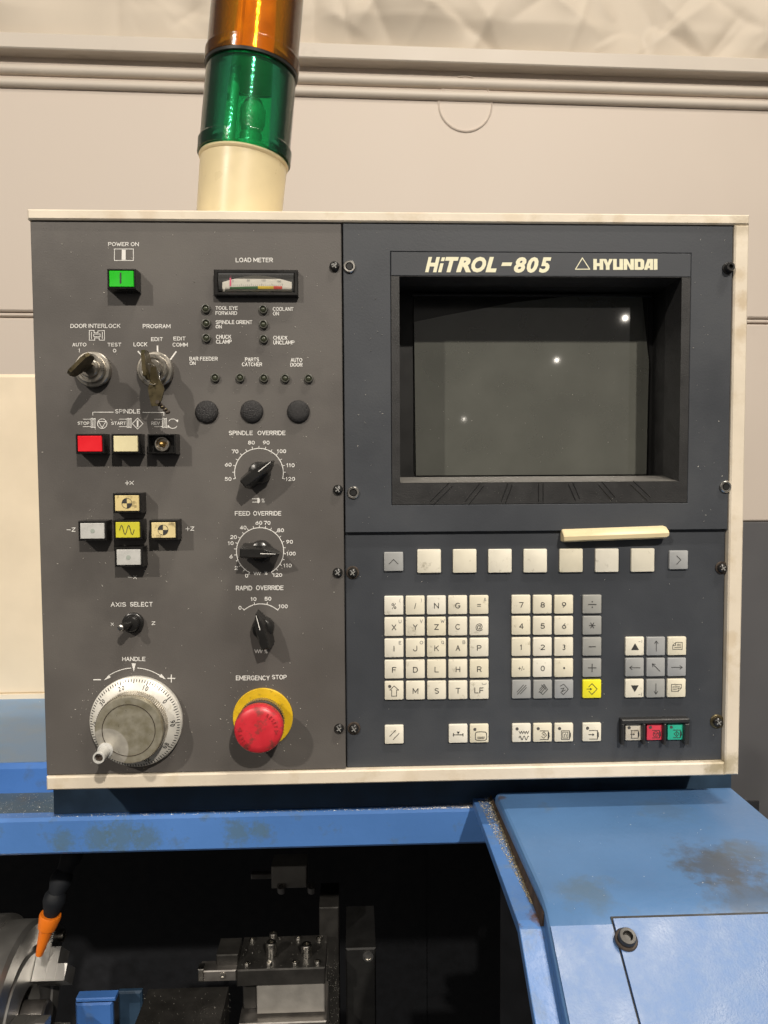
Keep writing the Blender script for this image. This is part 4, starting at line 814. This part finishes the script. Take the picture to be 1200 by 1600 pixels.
def sy_line(*segs, w=W_):
    def fn(s, T, yy):
        for sg in segs: s.line(T(sg), w, yy)
    return fn
GX = [600.5, 633.8, 667, 700.3, 733.6]
rows = [[('%', '('), ('/', ')'), ('N', None), ('G', None), ('=', '&')], [('X', 'U'), ('Y', 'V'), ('Z', 'W'), ('C', None), ('@', None)], [('I', 'E'), ('J', 'O'), ('K', 'Q'), ('A', 'B'), ('P', None)], [('F', None), ('D', None), ('L', None), ('H', None), ('R', None)], [None, ('M', None), ('S', None), ('T', None), ('LF', None)]]
for r, row in enumerate(rows):
    for k, e in enumerate(row):
        x, y = GX[k] + r * .1, 931.2 + 33.25 * r - .28 * k
        if e: 
            lg = L_text(e[0], 15, 15.8, 8.8, e[1])
            if e[0] == 'LF':
                def lg(o, x, y, yy):
                    snum(MB(), 'LF', x + 14.5, y + 15.6, 9, yy, 1.15).build('key_legend', 'print_black', o); MB().line([(x + 19.5, y + 4), (x + 19.5, y + 6), (x + 25.5, y + 6), (x + 25.5, y + 4)], .7, yy).build('shift_legend', 'print_grey', o)
            key(x, y, leg=lg)
        else: key(x, y, leg=L_sym(sy_line([(15, 7.5), (22, 14), (18.8, 14), (18.8, 23.5), (11.2, 23.5), (11.2, 14), (8, 14), (15, 7.5)], w=.9), (8, 8.5)))
key(601, 1133, leg=L_sym(sy_line([(8, 17.5), (17, 8)], [(13.5, 22.5), (22.5, 13)])))
def fn(s, T, yy): s.line(T([(7.5, 16.5), (22.5, 16.5)]), 1.2, yy); s.line(T([(7.5, 14.5), (7.5, 18.5)]), 1.2, yy); s.line(T([(22.5, 14.5), (22.5, 18.5)]), 1.2, yy); s.fill(T([(12.5, 11.5), (17.5, 11.5), (15, 15.5)]), yy)
key(701, 1131.6, leg=L_sym(fn))
def fn(s, T, yy): s.line(T([(9, 14), (11, 12.6), (18, 12), (24, 12.6), (26, 14), (26.5, 19), (26, 24), (24, 25.5), (18, 26), (11, 25.5), (9, 24), (8.6, 19), (9, 14)]), 1, yy); s.line(T([(12, 20.6), (23, 20.6)]), 1, yy); s.line(T([(12.5, 22.8), (22.5, 22.8)]), 1, yy)
key(734, 1131.2, leg=L_sym(fn, (8, 8.5)))
NX = [799.3, 832.7, 866.1]
for r, row in enumerate((('7', '8', '9'), ('4', '5', '6'), ('1', '2', '3'), ('+/-', '0', None))):
    for k, t in enumerate(row):
        x, y = NX[k], 929.5 + 33.1 * r
        if t is None: key(x, y, leg=lambda o, x, y, yy: MB().disc(x + 15.4, y + 15, 1.6, yy, 14).build('key_legend', 'print_black', o))
        else: key(x, y, leg=L_text(t, 15.3, 15.6, 8.4 if len(t) == 1 else 6.6))
y = 1062.3
key(NX[0] + .6, y, 'key_grey', leg=L_sym(sy_line([(8, 19), (18, 8)], [(8.5, 22.5), (22, 8.5)], [(13, 22), (22.5, 12)])))
def fn(s, T, yy):
    s.line(T([(10, 15), (17, 7), (22.5, 15), (15, 23), (10.5, 19)]), 1, yy); s.line(T([(9, 19.5), (18, 9.5)]), 1, yy); s.line(T([(12, 20.5), (19.5, 12)]), 1, yy); s.line(T([(13, 8), (20, 15)]), 1, yy)
key(NX[1] + .4, y, 'key_grey', leg=L_sym(fn))
key(NX[2] + .3, y - .3, 'key_grey', leg=L_sym(sy_line([(9, 10), (14.5, 7), (21.5, 15), (14, 23.5), (10, 20)], [(10, 14), (15, 13), (11, 19), (17, 16)])))
OPX = 910.4
def fn(s, T, yy): s.line(T([(9, 15.2), (21, 15.2)]), 1.3, yy); s.disc(*T([(15, 11)])[0], 1.1, yy, 12); s.disc(*T([(15, 19.4)])[0], 1.1, yy, 12)
key(OPX, 929.3, 'key_grey', leg=L_sym(fn))
key(OPX, 962.4, 'key_grey', leg=L_sym(sy_line([(10.5, 15), (19.5, 15)], [(12.6, 11), (17.4, 19)], [(17.4, 11), (12.6, 19)], w=1.2)))
key(OPX - .1, 995.5, 'key_grey', leg=L_sym(sy_line([(10.2, 15), (20, 15)], w=1.3)))
key(OPX - .2, 1028.6, 'key_grey', leg=L_sym(sy_line([(9, 15), (21, 15)], [(15, 9), (15, 21)], w=1.3)))
def fn(s, T, yy):
    s.line(T([(10, 11.5), (15, 6.5), (23, 15), (15, 23.5), (10, 18.5)]), 1, yy); s.line(T([(7, 15), (13, 15)]), 1, yy); s.fill(T([(12, 13), (15.5, 15), (12, 17)]), yy)
key(OPX - .3, 1061.6, 'key_yellow', leg=L_sym(fn))
# mode keys
ZZ = [(11 + i * 1.9, 14 + (1.9 if i % 2 else -1.9)) for i in range(9)]
SN_ = [(11 + i * .8, 22.5 - 3 * math.sin(i * .8 / 6.4 * 2 * math.pi)) for i in range(20)]
key(800, 1130.4, leg=L_sym(sy_line(ZZ, SN_), (8, 8.5)))
HEAD = lambda s, T, yy: (s.line(T([(11, 12), (23.5, 12), (23.5, 25.5), (11, 25.5)]), 1, yy), s.fill(T([(23.5, 12), (25.6, 16), (25.6, 21.5), (23.5, 25.5)]), yy))
def fn(s, T, yy): HEAD(s, T, yy); s.line(T([(14, 16), (17, 13.5), (21, 18.7), (17, 23.5), (13.5, 21)]), .9, yy); s.line(T([(15, 18.5), (17, 17), (17.6, 20)]), .9, yy)
key(833, 1130, leg=L_sym(fn, (8, 8.5)))
def fn(s, T, yy): HEAD(s, T, yy); s.line(T([(11, 12), (11, 25.5)]), 1, yy); s.line(T([(13, 14.2), (21, 14.2), (21, 23.4), (13, 23.4), (13, 14.2)]), .9, yy); s.line(T([(15.5, 21.5), (15.5, 18), (17.5, 16.5), (18.6, 18.5), (18.4, 21.5)]), .9, yy)
key(866.3, 1129.8, leg=L_sym(fn, (8, 8.5)))
def fn(s, T, yy): HEAD(s, T, yy); s.line(T([(10, 18.6), (17, 18.6)]), 1.1, yy); s.fill(T([(15.5, 16.4), (19, 18.6), (15.5, 20.8)]), yy)
key(910, 1129.3, leg=L_sym(fn, (8.2, 8.5)))
# arrow block
AX = [977, 1010, 1043]; AY = [995, 1027.8, 1060.8]
def arrow(a, b, hd=3.4):
    def fn(s, T, yy):
        s.line(T([a, b]), 1, yy); dx, dy = b[0] - a[0], b[1] - a[1]; L_ = math.hypot(dx, dy); ux, uy = dx / L_, dy / L_
        for sg in (-1, 1): s.line(T([b, (b[0] - ux * hd * 1.1 - uy * hd * .8 * sg, b[1] - uy * hd * 1.1 + ux * hd * .8 * sg)]), 1, yy)
    return fn
def tri(up):
    def f(o, x, y, yy):
        s = MB(); s.fill([(x + 9.2, y + (20.6 if up else 10)), (x + 21.4, y + (20.6 if up else 10)), (x + 15.3, y + (10 if up else 20.6))], yy); s.build('key_legend', 'print_black', o)
        s = MB(); yv = 7 if up else 23.8; s.ctext('1', x + 26, y + yv, 4.6, yy); s.line([(x + 21.2, y + yv + .4), (x + 23.6, y + yv + .4)], .7, yy); s.build('shift_legend', 'print_grey', o)
    return f
def page(up):
    pts = [(8, 14), (13, 9), (23, 9), (23, 20), (8, 20), (8, 14)] if up else [(7, 9), (22.5, 9), (22.5, 14.5), (17.5, 20), (7, 20), (7, 9)]
    fold = [(8, 14), (12.5, 14), (13, 9)] if up else [(17.5, 20), (17.5, 15), (22.5, 14.5)]
    ls_ = [[(15, 12), (21, 12)], [(15, 14.5), (21, 14.5)], [(11, 17.2), (21, 17.2)]] if up else [[(9, 12), (20, 12)], [(9, 14.5), (20, 14.5)], [(9, 17.2), (15, 17.2)]]
    return sy_line(pts, fold, *ls_, w=.8)
key(AX[0], AY[0], leg=tri(True)); key(AX[1], AY[0], 'key_grey', leg=L_sym(arrow((15.5, 22.5), (15.5, 6.5)))); key(AX[2], AY[0] - .4, leg=L_sym(page(True)))
key(AX[0] - .2, AY[1], 'key_grey', leg=L_sym(arrow((23.5, 15.5), (7, 15.5)))); key(AX[1] - .2, AY[1], 'key_grey', leg=L_sym(arrow((21.5, 21), (9.5, 9.5)))); key(AX[2] - .4, AY[1] - .3, 'key_grey', leg=L_sym(arrow((6.5, 15.3), (23.5, 15.3))))
key(AX[0] - .4, AY[2], leg=tri(False)); key(AX[1] - .4, AY[2], 'key_grey', leg=L_sym(arrow((15.3, 7.5), (15.3, 23.5)))); key(AX[2] - .8, AY[2] - .5, leg=L_sym(page(False)))
# soft keys
key(600, 862.6, 'key_grey', 30.3, 30, leg=L_sym(sy_line([(8, 18.5), (15, 11.5), (22, 18.5)])))
for x, y in ((652, 858.2), (707.6, 858), (762.8, 857.8), (818, 857.6), (874, 857.2), (930, 857), (986, 856.6)): key(x, y, 'key_white', 37.3, 37.4)
key(1045.5, 860, 'key_grey', 30.3, 30, leg=L_sym(sy_line([(12, 8.5), (18.5, 15), (12, 21.5)])))
# guarded keys
def fn(s, T, yy): HEAD(s, T, yy); s.line(T([(12, 12), (12, 25.5)]), 1, yy); s.line(T([(10, 18.6), (16, 18.6)]), 1.1, yy); s.fill(T([(15, 16.6), (18, 18.6), (15, 20.6)]), yy)
key(976.5, 1131, 'key_dirty', 26.5, 26.5, leg=L_sym(lambda s, T, yy: fn(s, lambda p: T([(a * .88, b * .88) for a, b in p]), yy), (6.5, 6)))
def fn2(s, T, yy): HEAD(s, T, yy); x, y = T([(17, 18.8)])[0]; s.arc(x, y, 4.2, 0, 360, .9, yy, 20); s.line(T([(14, 17), (20, 17), (17, 21.5), (14, 17)]), .8, yy)
key(1009.8, 1130.6, 'key_red', 26.5, 26.5, leg=L_sym(lambda s, T, yy: fn2(s, lambda p: T([(a * .88, b * .88) for a, b in p]), yy), (6.5, 6)))
def fn3(s, T, yy): HEAD(s, T, yy); s.line(T([(17, 14), (21.5, 18.8), (17, 23.6), (12.5, 18.8), (17, 14)]), .9, yy); s.line(T([(17, 16.5), (17, 21)]), 1, yy)
key(1042.4, 1130.2, 'key_green', 26.5, 26.5, leg=L_sym(lambda s, T, yy: fn3(s, lambda p: T([(a * .88, b * .88) for a, b in p]), yy), (6.5, 6)))
yG = yK - .0065
gq = rect(972, 1124, 1078, 1131, yG)
kg = MB().box(gq[0], gq[1], yG, yK - .0001, gq[2], gq[3], .0008).build('key_guard', 'bezel', cp)
for xx, x2 in ((971.5, 976), (1005, 1009), (1037.6, 1041.6), (1070.5, 1077.5)):
    q = rect(xx, 1131.2, x2, 1164, yG); MB().box(q[0], q[1], yG, yK - .0001, q[2], q[3] - .00005, .0007).build('guard_fin', 'bezel', kg)

# ------------------------------------------------------------------ loose cream strip on the panel
yA, yBk = -.0075, yK - .0008
fr = [P(881, 848, yA + .002), P(884.5, 851.5, yA + .002), P(1047, 843.8, yA + .002), P(1048, 836.8, yA)]
def prism_strip():
    a0, a1 = P(880.5, 838, yA), P(1047.5, 836.5, yA)
    ax_ = (P(1047, 840, yA) - P(882, 846, yA)).normalized(); up = Vector((-ax_.z, 0, ax_.x)); L_ = (P(1047, 840, yA) - P(882, 846, yA)).length; o = P(881.5, 848, yA)
    sec = [(0.000, .0095), (.0002, .0030), (.0015, .0006), (.0045, 0), (.0062, .0010), (.0096, .0060), (.0102, .0095)]
    m = MB(); R = []
    for t, k in ((0, .86), (.0008, 1), (L_ - .0025, 1), (L_, .82)):
        R.append([o + ax_ * t + up * (.0051 + (u - .0051) * k) + Vector((0, h + (1 - k) * .004, 0)) for u, h in sec])
    return m.loft(R)
st_ = prism_strip().build('plastic_strip', 'ivory', loc=P(960, 840, yK), smooth=35)
tag(st_, 'cream plastic strip stuck crookedly above the soft keys', 'strip')

# ------------------------------------------------------------------ signal tower on top of the panel
yS = .052; b0 = P(375, 326, yS); b1 = P(401.5, 0, yS); axd = (b1 - b0).normalized(); b0 = b0 - axd * ((b0.z - zTo) / axd.z)
axd = (axd + Vector((0, .02, 0))).normalized()
st = empty('signal_tower', tuple(b0), 'cylindrical signal tower light with cream base, green and amber lenses on panel top', 'signal tower')
def al(py): 
    best = None
    for i in range(400):
        q = b0 + axd * (i * .0008); v = ROT.transposed() @ (q - CAM); yy = 800 - F * v.y / -v.z
        if best is None or abs(yy - py) < best[0]: best = (abs(yy - py), i * .0008)
    return best[1]
s1, s2_, s3 = al(251), al(113), al(-40)
MB().lathe([(.0335, 0), (.0345, s1 - .004), (.0352, s1 - .0035), (.0358, s1 - .002), (.0352, s1 - .0003), (.030, s1 - .0002)], b0, axd, 64).build('tower_base', 'ivory', st, smooth=35)
def lens(a, b, m, r):
    prof = [(r + .0012, a + .0005), (r + .0014, a + .0100), (r + .0004, a + .0112), (r, a + .0125), (r - .0002, b - .005), (r - .001, b - .0026),
            (r - .0035, b - .0026), (r - .0032, b - .006), (r - .0030, a + .012), (r - .0022, a + .0002)]
    mb_ = MB(); mb_.lathe(prof + [prof[0]], b0, axd, 72, (False, False)); return mb_.build('lens', m, st, smooth=35)
g1 = lens(s1, s2_, 'lens_green', .0360); g1['label'] = 'green lens'
g2 = lens(s2_, s3, 'lens_amber', .0362); g2['label'] = 'amber lens'
mat('tower_black', (.02, .02, .018), .4); mat('reflector_white', (.80, .77, .68), .35, var=.25, scale=45); mat('tower_inner', (.62, .60, .50), .35)
MB().lathe([(.0345, s2_ - .0022), (.0368, s2_ - .0020), (.0371, s2_ + .0002), (.030, s2_ + .0003)], b0, axd, 64, (True, True)).build('gasket_ring', 'tower_black', st, smooth=35)
MB().lathe([(.020, s2_ + .004), (.0235, s2_ + .010), (.0235, s3 - .003)], b0 + Vector((.002, .008, 0)), axd, 36).build('amber_reflector', 'reflector_white', st, smooth=40)  # added pale cylinder that brightens the amber lens from inside
sd = axd.orthogonal().normalized(); sd2 = axd.cross(sd)
for a, b in ((s1, s2_), (s2_, s3)):
    MB().lathe([(.0035, a + .001), (.0035, b - .002)], b0 + Vector((-.010, -.012, 0)), axd, 16).build('inner_rod', 'tower_inner', st, smooth=40)
    MB().lathe([(.016, a + .001), (.016, a + .012), (.009, a + .014), (.009, a + .022)], b0 + Vector((.003, .004, 0)), axd, 28).build('lamp_holder', 'tower_inner', st, smooth=40)
    MB().lathe([(.007, a + .022), (.0105, a + .032), (.0105, a + .042), (.006, a + .050), (.001, a + .052)], b0 + Vector((.003, .004, 0)), axd, 24).build('bulb', 'tower_inner', st, smooth=60)
    MB().lathe([(.0075, b - .022), (.0075, b - .004)], b0 + Vector((-.020, -.006, 0)), axd, 20).build('socket', 'tower_inner', st, smooth=40)
    MB().lathe([(.030, b - .004), (.030, b - .0022)], b0, axd, 48).build('inner_disc', 'tower_inner', st, smooth=40)

# ------------------------------------------------------------------ swarf: fine metal chips
def chips(name, m, spots, label, base):
    mb = MB()
    for p, nrm, sz in spots:
        nrm = Vector(nrm); u = nrm.orthogonal().normalized(); v = nrm.cross(u); a = random.uniform(0, 6.3); d = u * math.cos(a) + v * math.sin(a); e = nrm.cross(d)
        l, wd_ = sz * random.uniform(.6, 1.8), sz * random.uniform(.3, .6); h = sz * random.uniform(.25, .6)
        mb.add([p - d * l / 2, p + e * wd_ / 2, p + d * l / 2, p - e * wd_ / 2, p + nrm * h], [(0, 1, 4), (1, 2, 4), (2, 3, 4), (3, 0, 4), (3, 2, 1, 0)])
    o = mb.build(name, m, loc=base); return tag(o, label, 'chips', kind='stuff')
sp_ = []
ny = (0, -1, 0)
for _ in range(300):
    x, y = random.uniform(60, 530), random.uniform(355, 1195); sp_.append((P(x, y, -.0001), ny, random.choice((.0004, .0005, .0006, .0010))))
for _ in range(90):
    x, y = random.gauss(430, 60), random.gauss(560, 70)
    if 300 < x < 530: sp_.append((P(x, y, -.0001), ny, random.choice((.0004, .0005, .0007))))
for cx, cy, rr in ((210, 1130, 84), (196, 828, 62), (196, 693, 55), (411, 1125, 60)):
    for _ in range(40):
        a = random.uniform(0, 6.3); sp_.append((P(cx + rr * math.cos(a) * random.uniform(.9, 1.2), cy + rr * .8 * math.sin(a) * random.uniform(.9, 1.2), -.0001), ny, random.choice((.0004, .0006, .0009))))
for _ in range(70):
    x, y = random.choice((random.uniform(545, 606), random.uniform(1082, 1135))), random.uniform(355, 820); sp_.append((P(x, y, yD - .0001), ny, random.choice((.0004, .0006, .0009))))
for _ in range(60):
    x, y = random.uniform(545, 1125), random.uniform(895, 1185); sp_.append((P(x, y, yK - .0001), ny, random.choice((.0004, .0006, .0008))))
for _ in range(70):
    x, y = random.uniform(655, 1005), random.uniform(520, 738); sp_.append((P(x, y, YF - .0001), ny, random.choice((.0003, .0004, .0006))))
for _ in range(60):
    x = random.uniform(635, 1055); sp_.append((P(x, random.uniform(757, 786), yD - .0001), ny, .0003))
for _ in range(160):
    x = random.uniform(80, 1120); py = 1211 - (x - 75) / 1055 * 21; sp_.append((P(x, py + random.uniform(-1.5, 2), -.0025), (0, -.5, 1), random.choice((.0003, .0005))))
chips('panel_chips', 'swarf', sp_, 'tiny bright metal chips scattered over the panel front', (0, 0, 0))
sp_ = []
up = (0, 0, 1)
for _ in range(260):
    x, y = random.uniform(-20, 84), random.uniform(1240, 1277); sp_.append((PH(x, y, ZB), up, random.choice((.0003, .0004, .0006))))
for _ in range(1100):
    x = random.uniform(84, 770) if random.random() < .45 else random.triangular(560, 775, 770); yy = YB + .001 + random.random() ** 1.5 * .006; q = PH(x, 1270, ZB); sp_.append((Vector((q.x, yy, ZB + .0002)), up, random.choice((.0004, .0006, .001))))
for _ in range(60):
    x, y = random.uniform(800, 1190), random.uniform(1245, 1420); sp_.append((PH(x, y, ZC), up, random.choice((.0003, .0004, .0006))))
for _ in range(260):
    x, y = random.uniform(375, 525), random.uniform(1462, 1600); sp_.append((PH(x, y, -.4975 if y < 1514 else -.56), up, random.choice((.0003, .0005)))) if y < 1512 else sp_.append((P(random.uniform(508, 530), random.uniform(1500, 1600), yt - .0002), ny, random.choice((.0004, .0008))))
for _ in range(60):
    x, y = random.uniform(225, 360), random.uniform(1548, 1600); sp_.append((PH(x, y, gz + .0002), up, .0005))
chips('bed_chips', 'swarf', sp_, 'metal chips strewn along the blue beam and tool block', (0, 0, ZB))
sp_ = []
for _ in range(2600):
    t = random.random(); yy = YB - .001 - t * (YB - yrf) * .88; wdt = .0095 * (1 - t) ** .8 + .0012
    x = xa - .0016 - random.random() ** 1.6 * wdt; sp_.append((Vector((x, yy, ZR + .0003 + random.random() * .003 * (1 - t) * max(0, 1 - (xa - x) / .012))), (random.uniform(-.5, .2), random.uniform(-.5, .2), 1), random.choice((.0004, .0006, .0009))))
for _ in range(500):
    x = .122 - abs(random.gauss(0, .018)); sp_.append((Vector((x, YB + random.uniform(.0, .006), ZB + random.uniform(.0, .004))), up, random.choice((.0004, .0007))))
chips('chip_pile', 'swarf_gold', sp_, 'gold and grey heap of fine chips along the seam beside the right cover', (xa, YB, ZR))
